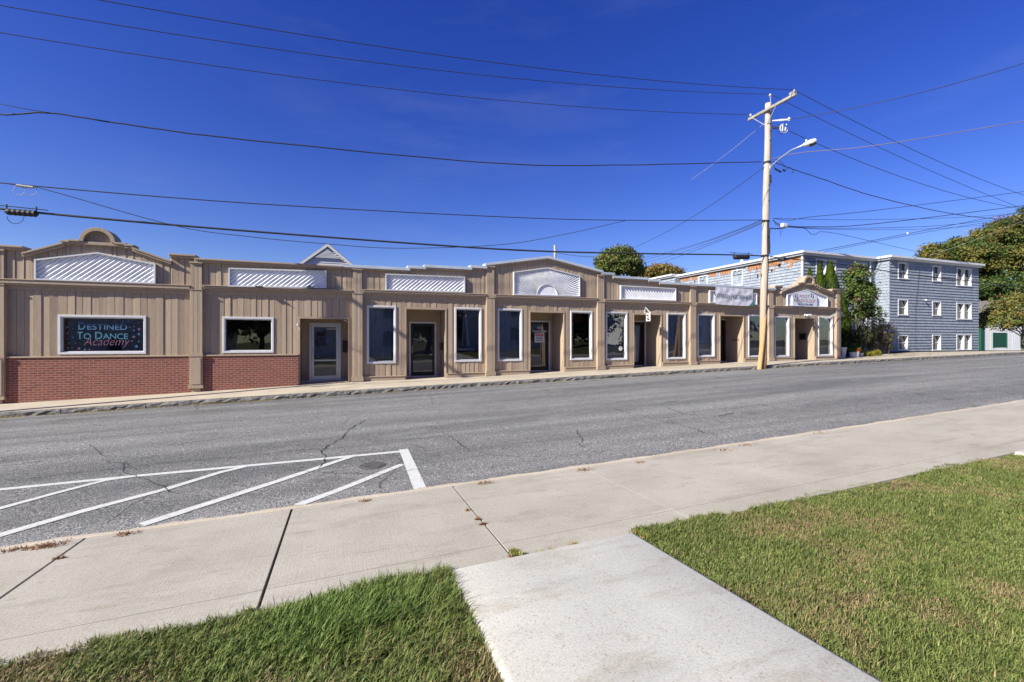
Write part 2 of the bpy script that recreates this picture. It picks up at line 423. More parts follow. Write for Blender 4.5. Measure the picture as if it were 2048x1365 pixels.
# pale entry walks across the lawn
def entry_walk(x0, x1):
    mb = MB(); ys = fr(-6, 3.15, .5); r = .035; n = len(ys)
    def zt(x, y): return walk_z(x, 3.17)+.022+.04*(3.17-y) if y > -2 else walk_z(x, 3.17)+.022+.04*5.17
    cs = []
    for y in ys:
        pr = [(x0, -.10), (x0, -.03), (x0+.01, -.008), (x0+r, 0), (x0+(x1-x0)/3, .002), (x1-(x1-x0)/3, .002), (x1-r, 0), (x1-.01, -.008), (x1, -.03), (x1, -.10)]
        cs += [(x, y, zt(x, y)+d) for x, d in pr]
    m = 10; mb.mesh(cs, [(j*m+i, j*m+i+1, (j+1)*m+i+1, (j+1)*m+i) for j in range(n-1) for i in range(m-1)])
    e = [(x0, 3.15, zt(x0, 3.15)-.10)]; last = cs[-m:]
    mb.mesh(last[1:9]+[(p[0], 3.16, p[2]-.06) for p in last[1:9]], [(k, k+1, k+9, k+8) for k in range(7)])
    return mb
def tag_walk(x0, x1):
    return tag(entry_walk(x0, x1).build('entry_path', SLABM, smooth=True), kind='structure')
tag_walk(.70, 2.22); tag_walk(7.75, 9.27)
# far sidewalk and granite kerb
sheet('far_sidewalk', [-45]+fr(-30, 60, .8), [YF+.14, 16, 16.9, 17.75, 17.85, 19.2], lambda x, y: far_z(x, y), FWALKM)
mb = MB(); x = -30.0
while x < 60:
    ln = random.uniform(1.5, 2.4); n = 14; a = x+.012; b = x+ln; vs = []
    dy, dz0 = random.uniform(-.012, .012), random.uniform(-.01, .01)
    for k in range(n+1):
        t = a+(b-a)*k/n; z = zfar(t)+KERB+dz0; j = lambda s=.014: random.uniform(-s, s)
        vs += [(t, YF+.15, z), (t, YF+.03+dy+j(), z+.004+j(.006)), (t, YF+dy+j(.02), z-.03+j(.012)), (t, YF-.01+dy+j(.025), z-.08+j(.015)), (t, YF-.01+dy+j(.01), z-KERB-.05)]
    mb.mesh(vs, [(k*5+q, k*5+5+q, k*5+6+q, k*5+1+q)[::-1] for k in range(n) for q in range(4)])
    for k in (0, n): mb.poly([vs[k*5+q] for q in range(5)])
    x = x+ln
tag(mb.build('granite_kerb', STONE), kind='structure')
# painted bay markings
mb = MB()
def stripe(pts, w0, w1=None, up=.005):
    pts = [on_ground(*p) for p in pts]; w1 = w1 or w0
    seg = []
    for a, b in zip(pts, pts[1:]):
        n = max(1, int((b-a).length/.25))
        for k in range(n): seg.append(a.lerp(b, k/n))
    seg.append(pts[-1]); Ls = []
    for k, p in enumerate(seg):
        d = seg[min(k+1, len(seg)-1)]-seg[max(k-1, 0)]; nrm = Vector((-d.y, d.x, 0)).normalized()
        w = w0+(w1-w0)*k/(len(seg)-1)+random.uniform(-.004, .004)
        for s in (-1, 1):
            q = p+nrm*s*w/2; Ls.append((q.x, q.y, road_z(q.x, q.y)+up))
    mb.mesh(Ls, [(k*2, k*2+1, k*2+3, k*2+2) for k in range(len(seg)-1)])
stripe([(-260, 1010), (0, 980), (270, 953), (640, 919), (800, 904)], .105)
stripe([(807, 899.5), (845, 985)], .135, .15, .0055)
stripe([(804, 930), (740, 956), (675, 982), (594, 1012)], .10, .12, .006)
stripe([(712, 911), (640, 935), (560, 962), (470, 991), (283, 1051)], .10, .13, .0065)
stripe([(490, 934), (440, 946), (330, 980), (160, 1025), (-90, 1098)], .10, .13, .0065)
stripe([(270, 953), (210, 962), (120, 985), (0, 1018), (-160, 1062)], .09, .11, .0065)
tag(mb.build('road_marking', PAINT), kind='structure')
# cracks
CRACK = M('crack_dark', (.03, .03, .03), .95)
mb = MB()
def crack(pts, w, jit=.02):
    pts = [on_ground(*p) for p in pts]; seg = []
    for a, b in zip(pts, pts[1:]):
        n = max(2, int((b-a).length/.07))
        for k in range(n): q = a.lerp(b, k/n); seg.append(Vector((q.x+random.uniform(-jit, jit), q.y+random.uniform(-jit, jit), 0)))
    Ls = []
    for k, p in enumerate(seg):
        d = seg[min(k+1, len(seg)-1)]-seg[max(k-1, 0)]; nrm = Vector((-d.y, d.x, 0)); nrm = nrm.normalized() if nrm.length > 0 else Vector((1, 0, 0))
        ww = w*random.uniform(.25, 1.3)
        for s in (-1, 1):
            q = p+nrm*s*ww/2; Ls.append((q.x, q.y, road_z(q.x, q.y)+.0085))
    mb.mesh(Ls, [(k*2, k*2+1, k*2+3, k*2+2) for k in range(len(seg)-1)])
crack([(737, 838), (700, 858), (683, 878), (655, 893), (643, 903), (652, 917), (645, 932), (635, 944)], .016)
crack([(643, 898), (560, 905), (450, 917), (330, 927), (60, 958), (0, 965)], .012)
crack([(900, 873), (925, 893), (950, 908)], .014); crack([(740, 884), (850, 877), (893, 871)], .012); crack([(893, 871), (870, 855), (800, 850)], .01)
crack([(250, 925), (245, 945), (270, 953), (330, 975), (350, 990)], .012); crack([(330, 980), (300, 1002), (270, 1015)], .012)
crack([(1330, 815), (1370, 830), (1440, 833), (1470, 826)], .018); crack([(1440, 833), (1520, 838), (1545, 845)], .014); crack([(1375, 830), (1340, 836), (1250, 840)], .012)
crack([(570, 940), (680, 948), (760, 950), (850, 938)], .010); crack([(1000, 830), (1100, 826), (1210, 822)], .01); crack([(180, 890), (210, 915), (290, 915)], .01)
tag(mb.build('road_crack', CRACK), kind='structure')
# round utility covers in the road
def cover(px, py, r, lab):
    c = on_ground(px, py); e = empty('utility_cover', (c.x, c.y, road_z(c.x, c.y)), lab, 'utility cover')
    mb = MB(); n = 28; vs = [(c.x, c.y, road_z(c.x, c.y)+.012)]
    for rr, zz in ((r*.86, .012), (r*.9, .006), (r, .010), (r+.02, .002)):
        for k in range(n):
            t = 2*math.pi*k/n; x, y = c.x+rr*math.cos(t), c.y+rr*math.sin(t); vs.append((x, y, road_z(x, y)+zz))
    fs = [(0, 1+k, 1+(k+1) % n) for k in range(n)]+[(1+q*n+k, 1+(q+1)*n+k, 1+(q+1)*n+(k+1) % n, 1+q*n+(k+1) % n) for q in range(3) for k in range(n)]
    mb.mesh(vs, fs); mb.build('lid', STEELC, e)
cover(745, 932, .16, 'small round dark cover set in the asphalt inside the white striped bay')
# ---------------------------------------------------------------- grass
def vn(x, y, s, seed):   # cheap smooth value noise
    r = np.random.default_rng(seed); G = r.random((64, 64))
    u, v = x*s+100, y*s+100; i, j = np.floor(u).astype(int), np.floor(v).astype(int); fu, fv = u-i, v-j
    fu = fu*fu*(3-2*fu); fv = fv*fv*(3-2*fv)
    a = G[i % 64, j % 64]; b = G[(i+1) % 64, j % 64]; c = G[i % 64, (j+1) % 64]; d = G[(i+1) % 64, (j+1) % 64]
    return (a*(1-fu)+b*fu)*(1-fv)+(c*(1-fu)+d*fu)*fv
def zlawn_np(x, y):
    zn = np.where(x > 14, -1.73+.518+.022*(x-14), -1.73+.030*x+.0005*x*x)
    return zn+.078+.04*np.clip(3.17-y, 0, 5)
def blades(regs, name):
    Vs = []; Fs = []; Cs = []; off = 0
    for (x0, x1, y0, y1, dens, hs) in regs:
        pc = 11; n = int((x1-x0)*(y1-y0)*dens/pc); cx0 = rng.uniform(x0, x1, n); cy0 = rng.uniform(y0, y1, n); cid = np.repeat(np.arange(n), pc)
        cr = rng.uniform(.008, .035, n); ctone = rng.random(n); cdry = rng.random(n); chh = rng.uniform(.45, 1.35, n); caz = rng.uniform(0, 2*np.pi, n)
        x = cx0[cid]+rng.normal(size=n*pc)*cr[cid]; y = cy0[cid]+rng.normal(size=n*pc)*cr[cid]; n = len(x)
        edge = 3.20+.03*np.sin(x*3.1)+.02*np.sin(x*9)+.015*np.sin(x*31)
        far = y > edge-.03; keep = (y < edge) & ~((x > .69) & (x < 2.235)) & ~((x > 7.73) & (x < 9.29))
        dry = vn(x, y, 1.1, 3)*.55+vn(x, y, 3.3, 4)*.45
        dry = dry+.22*np.exp(-(((x+1.1)/.6)**2+((y-2.75)/.5)**2))+.20*np.exp(-(((x-.3)/.4)**2+((y-2.05)/.25)**2))-.03*(x > 2)
        tall = vn(x, y, 1.6, 5)
        bare = vn(x, y, 5, 8)
        lush = np.exp(-(((x+.05)/.62)**2+((y-2.85)/.42)**2))     # thick fresh tuft beside the pale path
        keep &= (bare > .12) | (rng.random(n) < .4)
        x, y, dry, tall, lush, cid = (q[keep] for q in (x, y, dry, tall, lush, cid)); n = len(x)
        h = hs*(.45+.8*tall)*rng.uniform(.55, 1.15, n)*chh[cid]*(1+1.3*lush)*(1-.45*np.clip((dry-.5)*3, 0, 1)*(1-lush))
        w = rng.uniform(.0015, .0032, n)*(1+.25*lush)
        az = np.where(rng.random(n) < .5, caz[cid]+rng.normal(size=n)*.7, rng.uniform(0, 2*np.pi, n)); lean = rng.uniform(.1, .9, n)*h*(.7+.5*(1-lush))
        lx, ly = np.cos(az)*lean+.15*h, np.sin(az)*lean
        px_, py_ = -np.sin(az)*w, np.cos(az)*w
        z = zlawn_np(x, np.minimum(y, 3.3))-.012
        v = np.zeros((n, 5, 3))
        v[:, 0] = np.stack([x-px_, y-py_, z], 1); v[:, 1] = np.stack([x+px_, y+py_, z], 1)
        v[:, 2] = np.stack([x+lx*.35+px_*.8, y+ly*.35+py_*.8, z+h*.6], 1); v[:, 3] = np.stack([x+lx*.35-px_*.8, y+ly*.35-py_*.8, z+h*.6], 1)
        v[:, 4] = np.stack([x+lx, y+ly, z+h*(.93-.25*rng.random(n))], 1)
        b = np.arange(n)*5+off
        q = np.stack([b, b+1, b+2, b, b+2, b+3, b+3, b+2, b+4], 1).reshape(-1, 3)
        u = np.clip(ctone[cid]*.65+rng.random(n)*.35, 0, 1)
        d = np.clip((dry-.50)*4.2, 0, 1)*(1-lush); isd = (cdry[cid]*.6+rng.random(n)*.4) < (.16+.42*d)*(1-.85*lush)
        gcol = np.array([.065, .11, .024])*(1-u[:, None])+np.array([.26, .285, .085])*u[:, None]
        gcol = gcol*(1-lush[:, None]*.35)+np.array([.07, .20, .025])*lush[:, None]*.35
        scol = np.array([.33, .26, .13])*(1-u[:, None])+np.array([.24, .175, .09])*u[:, None]
        c = np.where(isd[:, None], scol, gcol)*rng.uniform(.75, 1.2, n)[:, None]
        Vs.append(v.reshape(-1, 3)); Fs.append(q); Cs.append(np.repeat(c, 5, 0)); off += n*5
    o = npmesh(name, np.concatenate(Vs), np.concatenate(Fs), GRASS, np.concatenate(Cs))
    return tag(o, kind='stuff')
blades([(-2.6, .7, 1.7, 3.26, 26000, .055), (2.2, 4.6, 1.0, 3.26, 26000, .048), (4.6, 7.8, 1.5, 3.26, 16000, .052), (9.2, 12, 1.8, 3.22, 4000, .07),
        (-6, -2.6, 1.0, 3.22, 2500, .07), (-2.6, .7, .2, 1.7, 3000, .06), (2.2, 7.8, -.4, 1.2, 2500, .06)], 'grass')
# weeds in the joints and along edges
def tufts(name, spots, cols, h=.05):
    V = []; Fa = []; C = []
    for (c, n, r) in spots:
        for k in range(n):
            a = random.uniform(0, 6.28); d = r*random.random(); x, y = c.x+math.cos(a)*d, c.y+math.sin(a)*d*.5; z = c.z
            hh = h*random.uniform(.3, 1); b = random.uniform(0, 6.28); w = .006; e = random.uniform(.4, 1.3)*hh
            i = len(V); V += [(x-w*math.sin(b), y+w*math.cos(b), z), (x+w*math.sin(b), y-w*math.cos(b), z), (x+math.cos(b)*e, y+math.sin(b)*e, z+hh)]
            Fa.append((i, i+1, i+2)); cc = random.choice(cols); C += [cc]*3
    o = npmesh(name, np.array(V), np.array(Fa), GRASS, np.array(C)); return tag(o, kind='stuff')
RB = [(.30, .14, .09), (.36, .24, .12), (.22, .12, .06)]; GY = [(.20, .26, .04), (.13, .20, .04), (.32, .30, .06)]
sp = [(on_ground(x, y), n, r) for x, y, n, r in [(90, 1094, 130, .16), (100, 1092, 120, .2), (20, 1103, 60, .12), (255, 1069, 90, .12), (570, 1023, 90, .10), (730, 1003, 60, .08), (975, 967, 70, .12), (1170, 941, 80, .16), (1280, 926, 40, .1), (1450, 901, 60, .2), (1495, 891, 50, .2), (955, 1040, 60, .03), (965, 1050, 50, .03), (118, 1118, 50, .05), (1640, 866, 40, .3), (1820, 838, 40, .4), (935, 1022, 30, .03)]]
tufts('dry_weeds', sp, RB, .03)
sp = [(on_ground(x, y), n, r) for x, y, n, r in [(1035, 1113, 130, .07), (1028, 1105, 60, .05), (1105, 1106, 90, .05), (1083, 1110, 50, .05), (1148, 1094, 60, .04), (1275, 1070, 160, .08), (1290, 1076, 120, .06), (885, 1150, 200, .08), (900, 1158, 100, .05), (880, 1150, 80, .06)]]
tufts('green_weeds', sp, GY+RB[:1], .04)
gut = []
for k in range(300):
    x = random.choice([random.uniform(-9, 2), random.uniform(2, 27), random.uniform(-9, 40)])
    y = YF-.03-abs(random.gauss(0, .05)); gut.append((Vector((x, y, road_z(x, y))), random.randint(2, 9), .07))
for k in range(26):
    x = -9+7*random.random(); gut.append((Vector((x, YF-.03, road_z(x, YF))), 60, .14))
tufts('gutter_weeds', gut, [(.42, .30, .14), (.30, .30, .07), (.36, .22, .10), (.20, .22, .06)], .05)
V = []; Fa = []; C = []
def leaflet(x, y, z, s):
    i = len(V); a = random.uniform(0, 6.28); ca, sa = math.cos(a)*s, math.sin(a)*s; t = random.uniform(0, .6)*s
    V.extend([(x-ca, y-sa, z+.004), (x+sa*.6, y-ca*.6, z+t+.004), (x+ca, y+sa, z+.006), (x-sa*.6, y+ca*.6, z+t*.6+.004)]); Fa.append((i, i+1, i+2, i+3))
    cc = random.choice([(.50, .33, .16), (.42, .25, .10), (.55, .42, .24), (.30, .12, .06)]); C.extend([cc]*4)
for k in range(900):
    x = random.uniform(-9.5, 38); y = YF-.02-abs(random.gauss(0, .10)); leaflet(x, y, road_z(x, y), random.uniform(.015, .04))
for k in range(60):
    x = random.uniform(-5, 25); y = random.uniform(6, 15); leaflet(x, y, road_z(x, y), random.uniform(.015, .03))
for k in range(90):
    x = random.uniform(26.5, 34); y = random.uniform(16.8, 18.0); leaflet(x, y, far_z(x, y), random.uniform(.03, .06))
tag(npmesh('fallen_leaves', np.array(V), np.array(Fa), LEAF, np.array(C)), kind='stuff')
# ================================================================ shop building
D0 = 17.80; DP = 17.66; DU = 17.74      # lower wall, pilaster and band front, parapet wall
DR = 19.0                                # back of the entrance recesses
PIL = [X(p, DP) for p in (-8, 392, 715, 981.5, 1202.5, 1387, 1543, 1678)]
PW = .175
BAND = [(195, 564, 575), (550, 575.3, 582.3), (845, 583.4, 590.4), (1085, 592.5, 599), (1290, 601.5, 607.7), (1460, 608, 613), (1610, 613.5, 618.3)]
BT = [Z(p, a, DP) for p, a, b in BAND]; BB = [Z(p, b, DP)-.01 for p, a, b in BAND]
XL, XR = PIL[0]-.6, PIL[7]+.18
def bay_of(x):
    for i in range(7):
        if x < PIL[i+1]: return i
    return 6
shop = empty('shop_building', (PIL[3], D0, zbase(PIL[3])), 'long single-storey row of shops in brown vertical siding with stepped parapet', 'building')
def rect(px0, px1, ty, by, D):   # pixel rectangle to x0,x1,ztop,zbottom
    xm = (px0+px1)/2
    return [X(px0, D), X(px1, D), Z(xm, ty, D), Z(xm, by, D)]
DW = 17.775
WIN = [  # bay, rect, kind
 (0, rect(115.5, 292, 631, 709, DW), 'sign'), (1, rect(444.5, 547.5, 634.5, 706.3, DW), 'dark'),
 (2, rect(733.5, 792.5, 611.5, 727.7, DW), 'drape_or_reflection'), (2, rect(909.5, 963.5, 615.5, 724, DW), 'bright'),  # left cloth is added, its colour stands in for a bluish glass reflection
 (3, rect(995.5, 1045, 617.7, 722.8, DW), 'drape_or_reflection'), (3, rect(1141, 1185, 622.3, 720.5, DW), 'shelf'),  # left cloth again added to imitate bluish reflection in a dark window
 (4, rect(1212, 1255, 624, 720.8, DW), 'drape_or_reflection'), (4, rect(1334, 1372, 626.5, 718.8, DW), 'drape_or_reflection'),
 (5, rect(1395, 1430, 628, 714.5, DW), 'curtain'), (5, rect(1497, 1529, 629.5, 715, DW), 'drape_or_reflection'),
 (6, rect(1549.5, 1579.4, 632.7, 714.5, DW), 'open'), (6, rect(1637, 1666, 633.5, 712.5, DW), 'poster')]
TR = .065
REC = [  # bay, left px, right px, top py, door (right-edge px, top py at DR), kind
 (1, 597, 699, 636.6, 681.5, 646, 'white'), (2, 810, 893, 618, 872.5, 644, 'black'), (3, 1058.5, 1129, 624.3, 1100, 641.7, 'black'),
 (4, 1266, 1323.5, 629, 1291.4, 641.6, 'black'), (5, 1439, 1488, 631.7, 1453.4, 637.8, 'black'), (6, 1588, 1629.5, 636.5, 1593.7, 640, 'black')]
RECX = []
for b, l, r, t, dr, dt, k in REC:
    RECX.append((b, X(l, D0), X(r, D0), Z((l+r)/2, t, D0), X(dr, DR), Z(dr-20, dt, DR), k))
# generic board wall: strips along direction d from o, outward normal n, with openings in (s,z)
def boards(mb, o, d, n, s0, s1, zb, zt, openings=(), bw=.19, amp=.012, gap=.012, seed=0):
    rr = random.Random(seed); o, d, n = Vector(o), Vector(d), Vector(n)
    zbf = zb if callable(zb) else (lambda s: zb); ztf = zt if callable(zt) else (lambda s: zt)
    edges = [s0]
    while edges[-1] < s1-.06: edges.append(min(s1, edges[-1]+bw*rr.uniform(.82, 1.2)))
    if edges[-1] < s1:
        if len(edges) > 1: edges[-1] = s1
        else: edges.append(s1)
    cuts = sorted({c for op in openings for c in op[:2] if s0 < c < s1})
    def pt(s, dep, z): q = o+d*s+n*dep; return (q.x, q.y, z)
    for a, b in zip(edges, edges[1:]):
        da, db = rr.uniform(-amp, amp), rr.uniform(-amp, amp); a2, b2 = a+gap/2, b-gap/2
        def dep(s): return da+(db-da)*(s-a2)/max(1e-6, b2-a2)
        segs = [a2]+[c for c in cuts if a2 < c < b2]+[b2]
        mid = (a2+b2)/2
        if len(segs) == 2: segs = [a2, mid, b2]
        crown = rr.uniform(-.003, .003)
        pieces = [(p, q, False) for p, q in zip(segs, segs[1:])]+[(b2, b+gap/2 if b < s1 else b, True)]
        if a == s0: pieces.insert(0, (a, a2, True))
        for p, q, groove in pieces:
            if q-p < 1e-5: continue
            c = (p+q)/2; holes = sorted([(op[2], op[3]) for op in openings if op[0]-1e-6 < c < op[1]+1e-6])
            z0, z1 = None, None; lev = [('b', None)]; spans = []; cur = 'base'
            lo = (zbf(p), zbf(q))
            for h0, h1 in holes:
                if h0 > max(lo): spans.append((lo, (h0, h0)))
                lo = (max(lo[0], h1), max(lo[1], h1))
            spans.append((lo, (ztf(p), ztf(q))))
            d0, d1 = (-.012, -.012) if groove else (dep(p)+(crown if abs(p-mid) < 1e-6 else 0), dep(q)+(crown if abs(q-mid) < 1e-6 else 0))
            for (l0, l1), (t0, t1) in spans:
                if t0 <= l0+1e-4 and t1 <= l1+1e-4: continue
                mb.poly([pt(p, d0, l0), pt(q, d1, l1), pt(q, d1, t1), pt(p, d0, t0)])
                if not groove:
                    mb.poly([pt(p, d0, t0), pt(q, d1, t1), pt(q, -.02, t1), pt(p, -.02, t0)])
                    mb.poly([pt(q, -.02, l1), pt(q, d1, l1), pt(p, d0, l0), pt(p, -.02, l0)][::-1])
            if not groove and abs(p-a2) < 1e-6:
                for (l0, l1), (t0, t1) in spans: mb.poly([pt(p, -.012, l0), pt(p, d0, l0), pt(p, d0, t0), pt(p, -.012, t0)])
            if not groove and abs(q-b2) < 1e-6:
                for (l0, l1), (t0, t1) in spans: mb.poly([pt(q, d1, l1), pt(q, -.012, l1), pt(q, -.012, t1), pt(q, d1, t1)])
ops = [(w[0]+TR*.8, w[1]-TR*.8, w[3]+TR*.8, w[2]-TR*.8) for b, w, k in WIN]+[(x0, x1, -3, zt) for b, x0, x1, zt, *_ in RECX]
mb = MB()
for i in range(7):
    a = XL if i == 0 else PIL[i]; b = XR if i == 6 else PIL[i+1]
    boards(mb, (0, D0, 0), (1, 0, 0), (0, -1, 0), a, b, -2.3, BB[i]+.03, [o for o in ops], seed=i)
# brick wainscot sits in front; recess walls
for b, x0, x1, zt, dr, dt, k in RECX:
    boards(mb, (x0, D0, 0), (0, 1, 0), (1, 0, 0), 0, DR-D0, -2.3, zt, seed=40+b, amp=.002)
    boards(mb, (x1, D0, 0), (0, 1, 0), (-1, 0, 0), 0, DR-D0, -2.3, zt, seed=50+b, amp=.002)
    dl = dr-1.12; boards(mb, (0, DR, 0), (1, 0, 0), (0, -1, 0), x0, x1, -2.3, zt, [(dl+.03, dr-.03, -3, dt-.03)], seed=60+b, amp=.003)
    mb.box(x0-.01, x1+.01, D0+.02, DR+.05, zt, zt+.05)
    mb.box(x0-.001, x0+.05, D0-.022, D0+.02, -2.3, zt); mb.box(x1-.05, x1+.001, D0-.022, D0+.02, -2.3, zt); mb.box(x0-.0, x1+.0, D0-.0225, D0+.02, zt-.03, zt+.045)
# outer side and back walls
boards(mb, (XL, D0+.0, 0), (0, 1, 0), (-1, 0, 0), 0, 13, -2.6, 2.5, seed=71); boards(mb, (XR, D0, 0), (0, 1, 0), (1, 0, 0), 0, 13, -2.3, 2.4, seed=72)
boards(mb, (0, D0+13, 0), (1, 0, 0), (0, 1, 0), XL, XR, -2.6, 2.3, seed=73, bw=.4)
mb.build('wall', SID, shop)
# brick wainscot
BZT = -.508; BY = D0-.085
mb = MB()
for a, b in ((XL, PIL[1]), (PIL[1], RECX[0][1]+.0)):
    mb.box(a, b, BY, D0+.03, -2.4, BZT)
br = mb.build('brick_wainscot', BRICK, shop)
mb = MB(); mb.box(XL, RECX[0][1]+.01, BY-.03, D0+.0, BZT+.002, BZT+.05); mb.build('sill_trim', TRIM, shop, bevel=.008)
# skirt boards for bays 3-7
for i in range(2, 7):
    spans = [(PIL[i]+PW, [r for r in RECX if r[0] == i][0][1]), ([r for r in RECX if r[0] == i][0][2], PIL[i+1]-PW)]
    for a, b in spans:
        mb = MB(); zt = max(zbase(a), zbase(b))+.13
        mb.box(a, b, D0-.05, D0+.01, -2.2, zt); mb.box(a, b+.0, D0-.075, D0+.01, zt+.001, zt+.035)
        mb.build('skirt_board', TRIM, shop, bevel=.006)
# band
mb = MB()
for i in range(7):
    a = XL-.05 if i == 0 else PIL[i]+PW; b = PIL[i+1]-PW
    mb.box(a, b, DP+.0, D0+.03, BB[i]+.05, BT[i]-.03); mb.box(a, b, DP-.02, D0, BT[i]-.029, BT[i]); mb.box(a, b, DP+.03, D0, BB[i], BB[i]+.049)
mb.build('band', TRIM, shop, bevel=.006)
# parapet profiles (top edge), metal or wood
def seg(p0, y0, p1, y1, lvl=True, D=DP):
    a, b = P(p0, y0, D), P(p1, y1, D)
    if lvl: z = (a.z+b.z)/2; return (a.x, z, b.x, z)
    return (a.x, a.z, b.x, b.z)
W_, M_ = 'wood', 'metal'
TOPS = [(W_, seg(-40, 490, 47, 491)), (W_, seg(45, 506, 128, 485, False)), (W_, seg(122, 481, 140, 481.5)), (W_, seg(137, 480, 162, 479.5)),
        (W_, seg(230, 486, 253, 486.5)), (W_, seg(250, 488, 268, 491)), (W_, seg(265, 495, 343, 522, False)), (W_, seg(338, 508, 392, 510)),
        (W_, seg(389, 519, 684, 530)), (M_, seg(683, 528.5, 820, 537)), (M_, seg(815, 531, 852, 534)), (M_, seg(848, 529, 944, 536)), (M_, seg(940, 530, 974, 533.5)),
        (M_, seg(970, 527, 1096, 512.5, False)), (M_, seg(1096, 512.5, 1206, 541.7, False)), (M_, seg(1203, 544, 1229, 547)), (M_, seg(1225, 550.5, 1297, 557)),
        (M_, seg(1296, 558, 1320, 560.5)), (M_, seg(1318, 562.5, 1551, 577.5)), (W_, seg(1549, 571, 1564.5, 572.3)), (W_, seg(1562, 583, 1597, 569, False)),
        (W_, seg(1595, 566, 1601, 566)), (W_, seg(1600, 565, 1606, 565)), (W_, seg(1629, 568.5, 1634, 569)), (W_, seg(1633, 571, 1638, 571.5)), (W_, seg(1637, 573, 1666, 585, False)), (W_, seg(1663, 578, 1686, 579.5))]
mw, mm = MB(), MB()
for k, (kind, (x0, z0, x1, z1)) in enumerate(TOPS):
    m = mw if kind == W_ else mm
    e = .002*(k % 3)
    if kind == W_:
        for h0, h1, y0 in ((0, .055, -.06-e), (.056, .12, -.025-e)):
            m.prism([(x0, z0-h1), (x1, z1-h1), (x1, z1-h0), (x0, z0-h0)], DP+y0, DU+.30+e)
    else:
        m.prism([(x0, z0-.105), (x1, z1-.105), (x1, z1), (x0, z0)], DP-.045-e, DU+.30+e)
        mw.prism([(x0+.01, z0-.15), (x1-.01, z1-.15), (x1-.01, z1-.107), (x0+.01, z0-.107)], DP-.02-e, DU+.1)
# arches
ARCH = []
for cx, zc, r in ((X(196, DP), Z(196, 485, DP), .45), (X(1617.5, DP), Z(1617, 567, DP), .42)):
    n = 20; out = [(cx+r*math.cos(math.pi*k/n), zc+r*math.sin(math.pi*k/n)) for k in range(n+1)]; inn = [(cx+(r-.11)*math.cos(math.pi*k/n), zc+(r-.11)*math.sin(math.pi*k/n)) for k in range(n+1)]
    for k in range(n):
        mw.prism([inn[k], out[k], out[k+1], inn[k+1]][::-1], DP-.06, DU+.36)
    ARCH.append((cx, zc, r))
    mw.box(cx-r-.12, cx+r+.12, DP-.03, DU+.3, zc-.09, zc+.0)
mw.build('cornice', TRIM, shop, bevel=.006); mm.build('metal_roof_edge', METAL, shop, bevel=.006)
def ztop(x):
    c = [z0+(z1-z0)*(x-x0)/(x1-x0) for _, (x0, z0, x1, z1) in TOPS if x0-1e-6 <= x <= x1+1e-6]
    v = max(c)-.06 if c else None
    for cx, zc, r in ARCH:
        if abs(x-cx) <= r+.02:
            w = zc+math.sqrt(max(0, (r-.06)**2-(x-cx)**2)); v = max(v, w) if v is not None else w
    return v if v is not None else 2.6
mb = MB()
for i in range(7):
    a = XL if i == 0 else PIL[i]; b = XR if i == 6 else PIL[i+1]
    brk = sorted({a, b}|{q for _, t in TOPS for q in (t[0], t[2]) if a < q < b}|{cx+s*r for cx, zc, r in ARCH for s in (-1, 1) if a < cx+s*r < b})
    for p, q in zip(brk, brk[1:]):
        if q-p < .01: continue
        boards(mb, (0, DU, 0), (1, 0, 0), (0, -1, 0), p, q, BT[i]-.02, (lambda s, p=p, q=q: ztop(min(max(s, p+.003), q-.003))), seed=90+i)
    mb.box(a, b, DU+.03, DU+.25, BT[i]-.3, min(ztop(a+(b-a)*t/20) for t in range(21))-.02)
mb.build('parapet', SID, shop)
# roof
mb = MB(); mb.box(XL+.02, XR-.02, DU+.26, D0+12.9, 2.0, 2.12); mb.build('roof', ROOFM, shop)
mb = MB(); mb.box(XL+.1, XR-.1, 20.9, 21.0, -2.3, 2.0); mb.box(XL+.05, XR-.05, D0+.2, 21, 1.93, 1.97)
for b, x0, x1, zt, *_ in RECX: mb.box(x0-.06, x0-.04, D0+.1, DR+.1, -2.2, 1.9); mb.box(x1+.04, x1+.06, D0+.1, DR+.1, -2.2, 1.9); mb.box(x0-.04, x1+.04, DR+.9, DR+.95, -2.2, 1.9)
mb.build('interior_wall', DARKIN, shop)
